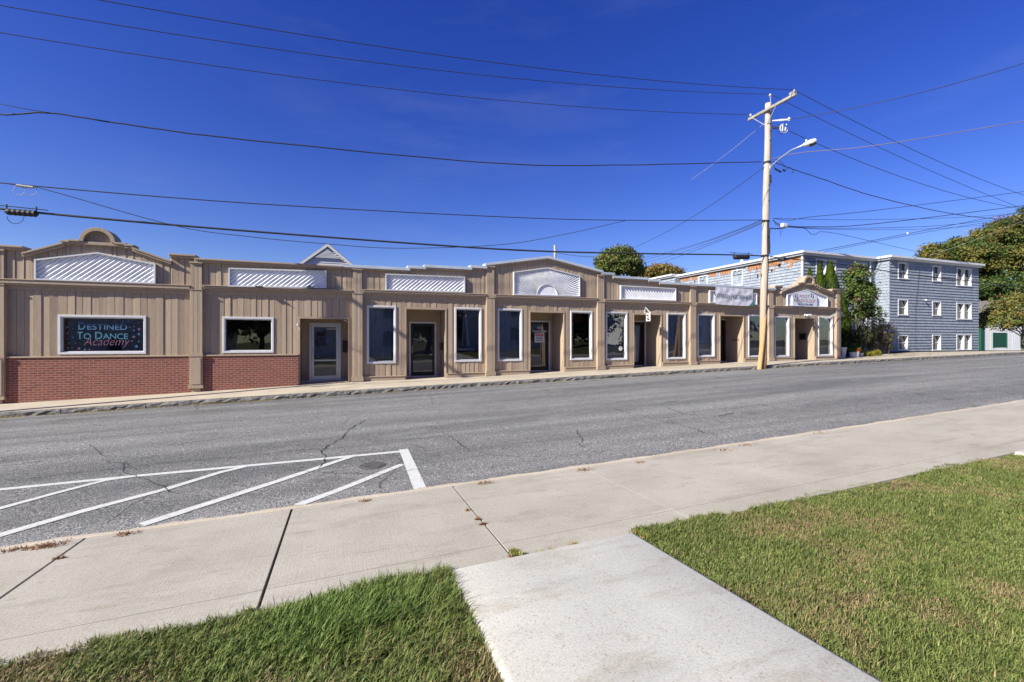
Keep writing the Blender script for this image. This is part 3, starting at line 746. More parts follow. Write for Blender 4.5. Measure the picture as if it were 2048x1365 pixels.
# pilasters
for i, xp in enumerate(PIL):
    mb = MB(); j = min(i, 6); bb, bt = BB[j], BT[j]
    if 0 < i: bb, bt = (BB[i-1]+BB[j])/2, (BT[i-1]+BT[j])/2
    zg = zbase(xp); zt = min(ztop(xp-.1), ztop(xp+.1))-.06
    e = DP
    boards(mb, (0, e, 0), (1, 0, 0), (0, -1, 0), xp-PW, xp+PW, (BZT+.1 if i < 2 else zg+.1), bb+.02, bw=.12, amp=.003, gap=.006, seed=200+i)
    mb.box(xp-PW, xp+PW, e+.012, D0+.02, (BZT if i < 2 else zg-.3), bb+.02)
    boards(mb, (0, e+.02, 0), (1, 0, 0), (0, -1, 0), xp-PW+.015, xp+PW-.015, bb+.02, zt, bw=.12, amp=.003, gap=.006, seed=220+i)
    mb.box(xp-PW+.015, xp+PW-.015, e+.032, DU+.02, bb+.021, zt)
    mb.box(xp-PW-.012, xp+PW+.012, e-.018, D0, bb-.01, bb+.018); mb.box(xp-PW-.01, xp+PW+.01, e-.03, DU, zt-.045, zt+.005)
    if i < 2:
        mb.box(xp-PW-.02, xp+PW+.02, e-.035, D0, BZT+.0, BZT+.10); 
        mb.box(xp-PW-.01, xp+PW+.01, e-.02, D0, zg+.22, BZT-.001)
        mb.box(xp-PW+.04, xp+PW-.04, e-.035, e, zg+.26, BZT-.04); mb.box(xp-PW-.03, xp+PW+.03, e-.045, D0, zg+.13, zg+.219)
        mb.box(xp-.12, xp+.12, e+.02, D0, zg-.3, zg+.13)
    else:
        mb.box(xp-PW-.03, xp+PW+.03, e-.04, D0, zg+.02, zg+.17); mb.box(xp-PW-.015, xp+PW+.015, e-.02, D0, zg+.171, zg+.21); mb.box(xp-PW+.02, xp+PW-.02, e+.01, D0, zg-.3, zg+.02)
    mb.build('pilaster', TRIM, shop)
# ---------------------------------------------------------------- white slatted panels
def clip(poly, a, b, c):   # keep a*x+b*z<=c
    out = []
    for k in range(len(poly)):
        p, q = poly[k], poly[(k+1) % len(poly)]; fp, fq = a*p[0]+b*p[1]-c, a*q[0]+b*q[1]-c
        if fp <= 0: out.append(p)
        if fp*fq < 0: t = fp/(fp-fq); out.append((p[0]+(q[0]-p[0])*t, p[1]+(q[1]-p[1])*t))
    return out
def panel(pts_px, slope, name='sign_panel', D=DP+.0, per=.105, burst=None):
    pts = [(P(a, b, D).x, P(a, b, D).z) for a, b in pts_px]
    y = D+.035; mb = MB(); fr_ = MB()
    mb.prism(pts, y+.03, DU+.02)
    if burst is None:
        ux, uz = slope; ln = math.hypot(ux, uz); ux, uz = ux/ln, uz/ln; nx, nz = -uz, ux
        cs = [p[0]*nx+p[1]*nz for p in pts]; k = math.floor(min(cs)/per)
        while k*per < max(cs):
            for c0, c1, d0, d1 in ((k*per, (k+.62)*per, 0, .038), ((k+.62)*per, (k+1)*per, .038, 0)):
                q = clip(clip(pts, nx, nz, c1), -nx, -nz, -c0)
                if len(q) > 2: mb.poly([(p[0], y+.028-(d0+(d1-d0)*((p[0]*nx+p[1]*nz)-c0)/(c1-c0)), p[1]) for p in q])
            k += 1
    else:
        cx, cz, r = burst; n = 54
        for k in range(n):
            a0, a1 = math.pi*k/n, math.pi*(k+1)/n; am = (a0+a1)/2
            for p0, p1, d0, d1 in ((a0, am, 0, 1), (am, a1, 1, 0)):
                rr = 6; tri = [(cx+r*math.cos(p0), cz+r*math.sin(p0)), (cx+rr*math.cos(p0), cz+rr*math.sin(p0)), (cx+rr*math.cos(p1), cz+rr*math.sin(p1)), (cx+r*math.cos(p1), cz+r*math.sin(p1))]
                q = tri
                for s in range(len(pts)):
                    ax, az = pts[s]; bx, bz = pts[(s+1) % len(pts)]; ex, ez = bx-ax, bz-az
                    q = clip(q, -ez, ex, -ez*ax+ex*az) if SIGN > 0 else clip(q, ez, -ex, ez*ax-ex*az)
                    if len(q) < 3: break
                if len(q) < 3: continue
                o = []
                for x, z in q:
                    an = math.atan2(z-cz, x-cx); rad = math.hypot(x-cx, z-cz); t = min(1, max(0, (an-p0)/(p1-p0))); h = (d0+(d1-d0)*t)*min(.055, .035+.02*rad)
                    o.append((x, y+.028-h, z))
                mb.poly(o)
        m = 24; arc = [(cx+r*math.cos(math.pi*k/m), cz+r*math.sin(math.pi*k/m)) for k in range(m+1)]
        mb.prism(arc, y+.005, y+.03)
        a2 = [(cx+(r+.03)*math.cos(math.pi*k/m), cz+(r+.03)*math.sin(math.pi*k/m)) for k in range(m+1)]
        for k in range(m): fr_.prism([arc[k], a2[k], a2[k+1], arc[k+1]], y-.03, y+.03)
    po = mb.build(name, WPANEL, shop)
    n = len(pts); c = (sum(p[0] for p in pts)/n, sum(p[1] for p in pts)/n)
    for k in range(n):
        a, b = pts[k], pts[(k+1) % n]; dx, dz = b[0]-a[0], b[1]-a[1]; l = math.hypot(dx, dz); nx, nz = -dz/l, dx/l
        if (c[0]-a[0])*nx+(c[1]-a[1])*nz < 0: nx, nz = -nx, -nz
        w = .04; fr_.prism([a, b, (b[0]+nx*w, b[1]+nz*w), (a[0]+nx*w, a[1]+nz*w)], D-.022-.001*k, DU+.01)
    fr_.build('frame', WHITE, po); return po
SIGN = 1
panel([(69, 519), (195, 505), (311, 528), (311, 568), (69, 560)], (1, .85))
panel([(457, 536), (653, 542), (653, 577), (457, 573.6)], (1, .85))
panel([(771, 547.6), (930, 554), (930, 585.6), (771, 581)], (1, .85))
panel([(1027, 544), (1095, 535.5), (1160, 552), (1160, 594), (1027, 590)], None, burst=(X(1095, DP), Z(1095, 591.5, DP), .46))
panel([(1241, 571), (1352, 577), (1352, 602.6), (1241, 599)], (1, -1))
panel([(1419, 581), (1514, 587), (1514, 610), (1419, 606)], (1, -1))
panel([(1574, 589), (1616, 579.5), (1655, 594), (1655, 614.7), (1574, 612)], (1, -1))
# ---------------------------------------------------------------- windows
for wi, (b, (x0, x1, zt, zb), kind) in enumerate(WIN):
    f = MB(); yf, yb = DW-.005, D0+.12
    for (a, c, d, e, k) in ((x0, x1, zt-TR, zt, 0), (x0, x1, zb, zb+TR, 1), (x0, x0+TR, zb+TR, zt-TR, 2), (x1-TR, x1, zb+TR, zt-TR, 3)):
        f.box(a, c, yf, D0+.02, d, e)
    for (a, c, d, e) in ((x0+TR-.012, x1-TR+.012, zt-TR-.03, zt-TR), (x0+TR-.012, x1-TR+.012, zb+TR, zb+TR+.03), (x0+TR-.012, x0+TR+.02, zb+TR+.03, zt-TR-.03), (x1-TR-.02, x1-TR+.012, zb+TR+.03, zt-TR-.03)):
        f.box(a, c, D0+.015, yb, d, e)
    w = f.build('window', WHITE, shop, bevel=.006)
    ix0, ix1, iz0, iz1 = x0+TR+.02, x1-TR-.02, zb+TR+.03, zt-TR-.03
    g_ = MB(); g_.poly([(ix0, D0+.085, iz0), (ix1, D0+.085, iz0), (ix1, D0+.085, iz1), (ix0, D0+.085, iz1)]); g_.build('pane', GLASS, w)
    if kind != 'sign':
        g2 = MB()
        for (a, c, d, e) in ((ix0, ix1, iz1-.03, iz1), (ix0, ix1, iz0, iz0+.03), (ix0, ix0+.03, iz0, iz1), (ix1-.03, ix1, iz0, iz1)): g2.box(a, c, D0+.09+.001*(a > ix0), D0+.115, d, e)
        g2.build('sash', BLACK, w)
    if kind in ('drape_or_reflection', 'curtain', 'open'):
        c = MB(); n = 70; vs = []; wd = ix1-ix0
        for k in range(n+1):
            x = ix0+.0+(wd)*k/n; y = D0+.25+.035*math.sin(k*.95+.5*math.sin(k*.31))+.01*math.sin(k*2.7); vs += [(x, y, iz0), (x, y+.01*math.sin(k*.5), iz1)]
        if kind == 'open': vs = [(v[0], v[1]+.05, v[2]) for v in vs]
        c.mesh(vs, [(k*2, k*2+2, k*2+3, k*2+1) for k in range(n)]); c.build('curtain', CURT if kind == 'curtain' else CURTB, w, smooth=True)  # in third and fourth bays this cloth is an added stand-in for reflection
    if kind == 'poster':
        c = MB(); c.box(ix0+.02, ix1-.02, D0+.16, D0+.17, iz0+.42, iz1-.02); c.build('poster', PAPER, w)
        c = MB(); c.box(ix0+.02, ix1-.02, D0+.3, D0+.8, iz0, iz0+.38); c.build('display_table', M('cloth_pale', (.3, .33, .36), .9), w)
    if kind == 'bright':
        c = MB(); c.tube([(ix0+.35, D0+.5, iz0+.55), (ix0+.42, D0+.5, iz0+1.7)], .03); c.tube([(ix0+.62, D0+.52, iz0+.55), (ix0+.5, D0+.5, iz0+1.8)], .055); c.box(ix0+.1, ix1-.1, D0+.35, D0+.9, iz0+.35, iz0+.42); c.build('shop_rack', M('pale_plastic', (.35, .42, .55), .5), w)
    if kind == 'shelf':
        c = MB(); c.box(ix0+.0, ix0+.35, D0+.5, D0+.6, iz0, iz1-.35); c.build('door_board', M('orange_board', (.30, .13, .06), .7), w)
        c = MB(); c.box(ix0, ix1, D0+.7, D0+.75, iz1-.35, iz1); c.build('valance', M('red_cloth', (.30, .06, .05), .8), w)
    if kind == 'sign':
        s = MB(); s.box(ix0, ix1, D0+.12, D0+.15, iz0, iz1); sb = s.build('sign_board', SIGNB, w)
        Dt = D0+.074
        def cx(v): return 100+v/9.752
        def cy(v): return 620+v/9.75
        T = MB()
        def tx(s_, a, c_, t_, b_, mi, sh=0, bold=.01):
            mid = (cx(a)+cx(c_))/2
            text(T, s_, X(cx(a), Dt), X(cx(c_), Dt), Z(mid, cy(b_), Dt), Z(mid, cy(t_), Dt), Dt, mi, sh, bold=bold)
        tx('D', 555, 690, 245, 388, 0); tx('ESTINED', 725, 1505, 280, 392, 0); tx('T', 527, 640, 432, 573, 1); tx('O', 655, 800, 460, 573, 1); tx('D', 880, 1022, 432, 573, 1); tx('ANCE', 1030, 1520, 462, 573, 1)
        tx('Academy', 655, 1560, 540, 745, 2, .35, -.014)
        def star(a, c_, r_, mi):
            x, z = X(cx(a), Dt), Z(cx(a), cy(c_), Dt); pt = []
            for k in range(10):
                rr = r_ if k % 2 == 0 else r_*.42; t = math.pi/2+k*math.pi/5; pt.append((x+rr*math.cos(t), Dt, z+rr*math.sin(t)))
            T.poly(pt, mi)
        for a, c_, r_, mi in ((380,265,.035,2),(337,340,.045,0),(445,365,.035,0),(345,455,.05,2),(450,540,.05,0),(348,575,.03,2),(372,647,.035,1),(505,650,.035,2),(355,747,.04,1),(435,738,.03,2),(565,755,.045,2),(680,775,.035,1),(770,775,.03,2),
                (1275,222,.03,2),(1420,235,.045,0),(1535,230,.035,0),(1730,252,.04,2),(1555,338,.025,2),(1637,320,.025,2),(1737,380,.05,2),(1637,400,.035,0),(1733,475,.05,0),(1635,525,.05,2),(1600,610,.03,2),(1733,615,.03,1),(1685,715,.055,0)): star(a, c_, r_, mi)
        T.build('lettering', [BLUEP, TEALP, PINKP], sb)
    if kind == 'open':
        c = MB(); px0, pz = X(1561, D0+.12), Z(1561, 656.5, D0+.12); n = 24; R1, R2 = .27, .13
        c.prism([(px0+R1*math.cos(2*math.pi*k/n), pz+R2*math.sin(2*math.pi*k/n)) for k in range(n)][::-1], D0+.12, D0+.15, 0)
        text(c, 'OPEN', px0-.18, px0+.18, pz-.055, pz+.055, D0+.117, 1)
        for k in range(n):
            a0, a1 = 2*math.pi*k/n, 2*math.pi*(k+1)/n; c.poly([(px0+R1*.92*math.cos(a0), D0+.118, pz+R2*.9*math.sin(a0)), (px0+R1*.92*math.cos(a1), D0+.118, pz+R2*.9*math.sin(a1)), (px0+R1*.99*math.cos(a1), D0+.118, pz+R2*.98*math.sin(a1)), (px0+R1*.99*math.cos(a0), D0+.118, pz+R2*.98*math.sin(a0))], 2)
        tag(c.build('open_sign', [BLACK, REDP, BLUEP]), 'dark oval OPEN sign hanging inside the window right of the utility pole', 'sign')
    if wi == 6:
        c = MB(); sx, sz = X(1241, D0+.08), Z(1241, 697.5, D0+.08); n = 20
        c.prism([(sx+.1*math.cos(2*math.pi*k/n), sz+.1*math.sin(2*math.pi*k/n)) for k in range(n)][::-1], D0+.078, D0+.081)
        c.prism([(sx-.03, sz+.06), (sx+.03, sz+.06), (sx, sz+.015)][::-1], D0+.0755, D0+.0775, 1)
        tag(c.build('window_sticker', [WHITE, BLACK]), 'round white sticker low on the curtained window beside the hanging white sign', 'sticker')
# ---------------------------------------------------------------- doors
for b, x0, x1, zt, dr, dt, kind in RECX:
    dl = dr-1.12; zg = zbase((dl+dr)/2); y = DR
    f = MB(); f.box(dl, dl+.07, y-.03, y+.06, zg, dt); f.box(dr-.07, dr, y-.03, y+.06, zg, dt); f.box(dl+.07, dr-.07, y-.03, y+.06, dt-.07, dt); f.box(x0, x1, y-.06, y+.1, zg-.2, zg+.03)
    d = f.build('door', WHITE if kind == 'black' else ALU, shop, bevel=.004)
    lf = MB(); a, c = dl+.075, dr-.075; zb_, zt_ = zg+.04, dt-.075; rail = .09
    lf.box(a, a+rail, y, y+.04, zb_, zt_); lf.box(c-rail, c, y, y+.04, zb_, zt_); lf.box(a+rail, c-rail, y, y+.04, zt_-rail, zt_); lf.box(a+rail, c-rail, y, y+.04, zb_, zb_+.16)
    if b in (1, 2): lf.box(a+rail, c-rail, y, y+.04, zb_+.72, zb_+.78)
    lf.build('leaf', ALU if kind == 'white' else BLACK, d, bevel=.003)
    g_ = MB(); g_.poly([(a+rail, y+.02, zb_+.16), (c-rail, y+.02, zb_+.16), (c-rail, y+.02, zt_-rail), (a+rail, y+.02, zt_-rail)]); g_.build('pane', GLASS, d)
    h = MB(); hx = a+.045; h.tube([(hx, y-.005, zg+1.28), (hx, y-.05, zg+1.26), (hx, y-.05, zg+.98), (hx, y-.005, zg+.96)], .012); h.build('handle', ALU, d)
    if b == 1:
        t = MB(); text(t, '1016', a+rail+.44, c-rail-.02, zt_-rail-.11, zt_-rail-.03, y+.017, 0, .2, bold=.02); text(t, 'DTDA', a+rail+.14, c-rail-.14, zt_-rail-.56, zt_-rail-.36, y+.017, 1)
        t.box(a+rail+.12, c-rail-.1, y+.0165, y+.018, zt_-rail-.62, zt_-rail-.60, 1); t.build('lettering', [WHITE, M('faded_print', (.10, .10, .22), .6)], d)
    if b == 3:
        t = MB(); text(t, '1020', dr-.62, dr-.36, dt-.38, dt-.27, y+.017, 0, bold=.03); text(t, 'Central Street', dr-.86, dr-.14, dt-.53, dt-.41, y+.017, 0, bold=.02)
        t.box(dr-.76, dr-.30, y-.004, y+.015, dt-.99, dt-.56, 0); t.box(dr-.72, dr-.34, y-.006, y-.0045, dt-.70, dt-.60, 1)
        text(t, 'NOTICE', dr-.68, dr-.38, dt-.68, dt-.62, y-.008, 0)
        for q in range(3): t.box(dr-.69, dr-.37, y-.006, y-.0045, dt-.77-.07*q, dt-.74-.07*q, 2)
        t.build('lettering', [WHITE, REDP, NAVY], d)
    if b == 4:
        c_ = MB(); n = 40; vs = []
        for k in range(n+1): vs += [(a+.1+.62*k/n, y+.15+.03*math.sin(k*1.1), zb_+.1), (a+.1+.72*k/n, y+.15+.03*math.sin(k*1.1), zt_-.15)]
        c_.mesh(vs, [(k*2, k*2+2, k*2+3, k*2+1) for k in range(n)]); c_.build('curtain', CURT, d, smooth=True)
# ---------------------------------------------------------------- things on the front
# banner
mb = MB(); n, m = 56, 24; D = DP-.05; cs = [P(1430, 573.6, D), P(1505.5, 579, D), P(1431, 608.8, D), P(1505, 612.5, D)]
def bp(u, v):
    t = cs[0].lerp(cs[1], u); b_ = cs[2].lerp(cs[3], u); q = t.lerp(b_, v)
    w = .010*math.sin((u*1.4+v*.9)*11)*math.sin(v*3.1)+.007*math.sin((u*2.2-v*1.3)*13+1)+.006*abs(math.sin(u*19+v*5))+.007*math.sin(u*40)*max(0, 1-v*3)
    sag = -.04*math.sin(u*math.pi)*(v > .5)*(v-.5)
    return Vector((q.x, D-.02+w*.9, q.z+sag))
mb.mesh([bp(i/n, j/m) for j in range(m+1) for i in range(n+1)], [(j*(n+1)+i, j*(n+1)+i+1, (j+1)*(n+1)+i+1, (j+1)*(n+1)+i)[::-1] for j in range(m) for i in range(n)])
ban = tag(mb.build('banner', VINYL, smooth=True), "creased pale vinyl banner reading O'BRIEN TAX SERVICES hung over a slatted panel", 'banner')
mb = MB()
def onb(x, y, z):
    u = x; v = 1-z; q = bp(u, v); return (q.x, q.y-.032, q.z)
def textb(body, u0, u1, v0, v1, mi):
    text(mb, body, u0, u1, 1-v1, 1-v0, 0, mi, bold=.014, dirx=onb)
textb("O'BRIEN TAX SERVICES", .03, .97, .39, .61, 0)
mb.build('lettering', NAVY, ban)
mb = MB(); vs = []
for k in range(9):
    t = k/8; vs.append(onb(.87+.13*(1-(1-t)**1.0), 0, .0+.36*(t**1.6)))
for k in range(8): mb.poly([onb(1.0, 0, 0), vs[k], vs[k+1]])
mb.build('corner_print', TEAL, ban)
# foot reflexology board
D = DP-.04; x0, x1 = X(1584.5, D), X(1634, D); zb_ = Z(1610, 613.2, D)
mb = MB(); mb.prism([(x0, zb_), (x1, zb_), (x1, Z(1634, 591.5, D)), (X(1617, D), Z(1617, 582.2, D)), (x0, Z(1585, 588.5, D))], D, D+.05)
fb = tag(mb.build('sign_board', SIGNW), 'white gabled board reading FOOT REFLEXOLOGY over the last shop entrance', 'sign')
mb = MB(); y = D-.006
def q7(a, b_): return (1400+a/7.585, 560+b_/7.585)
def t7(s_, a, c_, t_, b_, mi, bold=0):
    p0, p1 = q7(a, t_), q7(c_, b_); mid = (p0[0]+p1[0])/2; text(mb, s_, X(p0[0], y), X(p1[0], y), Z(mid, p1[1], y), Z(mid, p0[1], y), y, mi, bold=bold)
t7('FOOT', 1512, 1665, 228, 280, 0, .012); t7('REFLEXOLOGY', 1425, 1755, 293, 345, 0, .012); t7('Tel: 413-526-2602', 1478, 1715, 358, 388, 1, .03)
for a, sgn in ((1469, 1), (1703, 1)):
    for dx, dz, k in ((-.06, .02, 1), (.06, -.02, -1)):
        c0 = q7(a, 245); ex, ez = X(c0[0], y)+dx, Z(c0[0], c0[1], y)+dz; n = 16
        mb.poly([(ex+.045*math.cos(t)+.03*math.sin(t)*k*.5, y, ez+.12*math.sin(t)) for t in [2*math.pi*q/n for q in range(n)]], 2)
        mb.poly([(ex+k*.035+.028*math.cos(t), y-.001, ez+.07*math.sin(t)) for t in [2*math.pi*q/n for q in range(n)]], 3)
mb.build('lettering', [BROWNP, NAVY, BLACK, SIGNW], fb)
# mailboxes
def mailbox(c, ax, w, h, lab):
    e = empty('mailbox', c, lab, 'mailbox'); x, y, z = c; mb = MB()
    if ax == 'y': mb.box(x-w/2, x+w/2, y-.10, y, z, z+h); l = MB().box(x-w/2-.01, x+w/2+.01, y-.125, y-.0, z+h+.002, z+h+.03)
    else: mb.box(x-.10, x, y-w/2, y+w/2, z, z+h); l = MB().box(x-.125, x, y-w/2-.01, y+w/2+.01, z+h+.002, z+h+.03)
    mb.build('body', BLACK, e, bevel=.01); l.build('lid', BLACK, e, bevel=.006)
r1, r2, r6 = RECX[0], RECX[1], RECX[5]
mailbox((r1[2]-.16, DR-.015, Z(695, 705, DR)), 'y', .17, .42, 'black mailbox beside the white framed glass door numbered 1016')
mailbox((r2[2]-.005, 18.55, Z(881, 701, 18.5)), 'x', .26, .26, 'small black mailbox inside the entrance of the first black door')
mailbox((r6[2]-.005, 18.45, Z(1610, 679.5, 18.45)), 'x', .36, .30, 'black mailbox on the shaded entrance wall under the reflexology sign')
mb = MB(); rx = RECX[4][2]; z = Z(1470, 682, 18.3); mb.box(rx-.02, rx-.004, 18.12, 18.55, z, z+.10); tag(mb.build('door_plate', M('rust_plate', (.22, .10, .07), .7)), 'small rusty name plate on the entrance wall under the tax banner', 'plate')
# hanging sign on a bracket
p = P(1290.5, 628, 17.76); e = empty('hanging_sign', (p.x, 17.76, p.z), 'narrow white hanging sign with black shapes on a triangular bracket', 'hanging sign')
mb = MB(); mb.tube([(p.x, 17.78, p.z+.02), (p.x, 17.78, p.z+.34)], .014); mb.tube([(p.x, 17.78, p.z+.32), (p.x+.02, 17.38, p.z-.0)], .014); mb.tube([(p.x, 17.78, p.z+.03), (p.x+.02, 17.38, p.z-.0)], .014); mb.build('bracket', WHITE, e)
mb = MB(); zz = p.z-.02; mb.box(p.x-.0, p.x+.03, 17.40, 17.70, zz-.33, zz, 0)
mb.box(p.x-.006, p.x-.001, 17.44, 17.60, zz-.28, zz-.21, 1); mb.box(p.x-.006, p.x-.001, 17.50, 17.66, zz-.10, zz-.03, 1); mb.box(p.x-.006, p.x-.001, 17.46, 17.54, zz-.18, zz-.13, 1); mb.box(p.x-.006, p.x-.001, 17.58, 17.65, zz-.22, zz-.15, 1); mb.build('board', [WHITE, BLACK], e)
# flood light + string lights
p = P(1610.5, 630.5, 17.78); e = empty('flood_light', p, 'twin white spotlight above the entrance under the reflexology sign', 'wall lamp')
mb = MB(); mb.tube([(p.x, 17.80, p.z), (p.x, 17.74, p.z)], .06, 12); mb.build('base', WHITE, e)
for s in (-1, 1): mb = MB(); mb.tube([(p.x, 17.74, p.z), (p.x+s*.10, 17.62, p.z+.01*s), (p.x+s*.16, 17.52, p.z-.05)], [.03, .045, .07], 10); mb.build('lamp_head', PORC, e, smooth=True)
p = P(683, 643, 18.0); e = empty('flood_light', (RECX[0][2]-.03, 17.9, RECX[0][3]-.12), 'thin white bracket light in the upper corner of entrance 1016', 'wall lamp')
mb = MB(); c = Vector((RECX[0][2]-.03, 17.9, RECX[0][3]-.16)); mb.tube([c, c+Vector((-.10, -.02, .09)), c+Vector((-.16, -.02, .10))], [.015, .02, .022], 8); mb.build('arm', WHITE, e, smooth=True)
p = P(596.5, 655, D0-.04); e = empty('wall_bracket', p, 'small white bracket on the corner left of entrance 1016', 'bracket')
mb = MB(); mb.tube([(p.x-.03, D0-.03, p.z+.12), (p.x-.02, D0-.10, p.z+.06), (p.x+.05, D0-.08, p.z-.03), (p.x+.04, D0-.04, p.z-.1)], .014); mb.build('arm', WHITE, e)
mb = MB(); pts = [P(1643, 632, 17.6), P(1652, 634.5, 17.6), P(1660, 633, 17.6), P(1668, 629, 17.55), P(1674, 625.5, 17.55), P(1682, 624, 17.55), P(1688, 632, 17.7)]
for a, b_ in zip(pts, pts[1:]):
    mb.tube([a, b_], .008, 4); 
    for k in range(4): q = a.lerp(b_, k/4); mb.tube([q, q+Vector((0, 0, -random.uniform(.06, .16)))], [.012, .005], 4)
tag(mb.build('string_lights', WHITE), 'string of small white icicle lights sagging above the rightmost shop window', 'string lights')
mb = MB(); p = P(1628, 648, 17.7)
mb.tube([p, p+Vector((0, 0, -.25))], .006, 4)
for k in range(5): q = p+Vector((.03*math.cos(k*1.26), .03*math.sin(k*1.26), -.22)); mb.tube([q, q+Vector((0, 0, -.12-.03*k))], .009, 5)
mb.tube([p+Vector((0, 0, -.2)), p+Vector((0, 0, -.22))], .05, 10)
tag(mb.build('wind_chime', BLACK), 'little dark wind chime hanging at the entrance edge beside the last window', 'wind chime')
for q in (519, 620):
    c = P(q, 574, DP-.03); e = empty('sign_lamp', c, ('left' if q < 600 else 'right')+' one of two dark lamp clips under the slatted panel above entrance 1016', 'sign lamp', 'sign lamps on the second panel')
    mb = MB(); mb.box(c.x-.12, c.x+.10, DP-.09, DP-.025, c.z-.02, c.z+.012); mb.tube([c, c+Vector((0, -.12, .04))], .012, 6); mb.build('clip', BLACK, e)
# ================================================================ blue shingled apartment block
ZR = 5.84
blue = empty('apartment_building', (35, 21, -.8), 'three-storey apartment block in blue-grey shingles with flat white-edged roof', 'building')
YB1, YB2, XB1, XB2, XB3 = 21.4, 20.5, 28.0, 35.1, 45.5
def shingles(mb, o, d, n, s0, s1, z0, z1, openings=(), course=.2, out=.042):
    o, d, n = Vector(o), Vector(d), Vector(n); z = z0; k = 0
    def pt(s, dep, zz): q = o+d*s+n*dep; return (q.x, q.y, zz)
    while z < z1-1e-4:
        t = min(z+course, z1); ps = sorted({s0, s1}|{c for op in openings for c in op[:2] if s0 < c < s1})
        # split course against openings vertically as well
        lv = sorted({z, t}|{c for op in openings for c in op[2:] if z < c < t})
        for za, zb_ in zip(lv, lv[1:]):
            fa, fb = 1-(za-z)/course, 1-(zb_-z)/course
            for a, b in zip(ps, ps[1:]):
                c, zc = (a+b)/2, (za+zb_)/2
                if any(op[0] < c < op[1] and op[2] < zc < op[3] for op in openings): continue
                nn = max(1, int((b-a)/.5)); 
                for q in range(nn):
                    p0, p1 = a+(b-a)*q/nn, a+(b-a)*(q+1)/nn
                    mb.poly([pt(p0, out*fa, za), pt(p1, out*fa, za), pt(p1, out*fb, zb_), pt(p0, out*fb, zb_)])
                if za == z: mb.poly([pt(a, 0, za), pt(b, 0, za), pt(b, out, za), pt(a, out, za)])
        z = t; k += 1
def sash_window(parent, o, d, n, s0, s1, z0, z1, double=False, name='window'):
    o, d, n = Vector(o), Vector(d), Vector(n)
    def bx(mb, a, b, p0, p1, c, e):
        q = [o+d*a+n*p0, o+d*b+n*p1]; mb.box(q[0].x, q[1].x, q[0].y, q[1].y, c, e)
    t = .07; f = MB(); fo, fi = .05, -.17
    bx(f, s0, s1, fi, fo, z1-t, z1); bx(f, s0-.02, s1+.02, fi, fo+.03, z0, z0+.07); bx(f, s0, s0+t, fi, fo, z0+.07, z1-t); bx(f, s1-t, s1, fi, fo, z0+.07, z1-t)
    cols = [(s0+t, s1-t)]
    if double: m = (s0+s1)/2; bx(f, m-.05, m+.05, fi, fo, z0+.07, z1-t); cols = [(s0+t, m-.05), (m+.05, s1-t)]
    w = f.build(name, WHITE, parent)
    for a, b in cols:
        zm = (z0+z1)/2; s = MB()
        bx(s, a, b, -.13, -.09, zm-.025, zm+.025); bx(s, a, a+.035, -.135, -.095, z0+.07, zm-.025); bx(s, b-.035, b, -.135, -.095, z0+.07, zm-.025)
        bx(s, a+.035, b-.035, -.135, -.095, z0+.07, z0+.10); bx(s, a, a+.035, -.125, -.085, zm+.025, z1-t); bx(s, b-.035, b, -.125, -.085, zm+.025, z1-t); s.build('sash', WHITE, w)
        g_ = MB(); q = [o+d*a+n*-.13, o+d*b+n*-.13]; g_.poly([(q[0].x, q[0].y, z0+.07), (q[1].x, q[1].y, z0+.07), (q[1].x, q[1].y, z1-t), (q[0].x, q[0].y, z1-t)]); g_.build('pane', DGLASS, w)
    return w
fr2 = []
for xa, xb, rows, dbl in ((1795, 1815, ((525.5, 559), (599, 631.5), (670.5, 702)), False), (1863.5, 1881, ((532, 564), (603, 632.5), (670, 702)), False), (1912, 1942, ((537, 573.5), (606.5, 640), (669, 701)), True)):
    for a, b in rows: fr2.append((X(xa, YB2), X(xb, YB2), Z((xa+xb)/2, b, YB2), Z((xa+xb)/2, a, YB2), dbl))
fr1 = [(X(1631, YB1), X(1671, YB1), Z(1650, 551, YB1), Z(1650, 519.5, YB1), True), (X(1711, YB1), X(1733, YB1), Z(1722, 556, YB1), Z(1722, 527, YB1), False)]
for zz in (0.6, -1.9+.9): fr1 += [(X(1631, YB1), X(1671, YB1), zz, zz+1.15, True), (X(1711, YB1), X(1733, YB1), zz, zz+1.1, False)]
def yat(px, x):   # depth along plane x=const at pixel column px
    r = ray(px, 0); return x*r[1]/r[0]
def zat(px, py, x): r = ray(px, py); return x*r[2]/r[0]
sdw = []
for a, b, t, bo in ((1398, 1415.5, 552, 566), (1464, 1486.5, 540, 569)):
    y1, y0 = yat(a, XB1), yat(b, XB1); m = (a+b)/2; zt = zat(m, t, XB1); sdw.append((y0, y1, zt-1.25, zt))
mb = MB()
shingles(mb, (0, YB1, 0), (1, 0, 0), (0, -1, 0), XB1, XB2, -1.0, ZR-.2, [o[:4] for o in fr1])
shingles(mb, (0, YB2, 0), (1, 0, 0), (0, -1, 0), XB2, XB3, -.72, ZR-.2, [o[:4] for o in fr2])
shingles(mb, (XB2, 0, 0), (0, 1, 0), (-1, 0, 0), YB2-.03, YB1, -.9, ZR-.2)
shingles(mb, (XB1, 0, 0), (0, 1, 0), (-1, 0, 0), YB1-.03, 33.0, -1, ZR-.62, [(a, b, c, e) for a, b, c, e in sdw])
shingles(mb, (XB1-.5, 0, 0), (0, 1, 0), (-1, 0, 0), 33.0, 37.5, -1, ZR-.2)
mb.box(XB1-.5, XB1+.1, 32.95, 33.05, -1, ZR-.2)
mb.build('wall', SHING, blue)
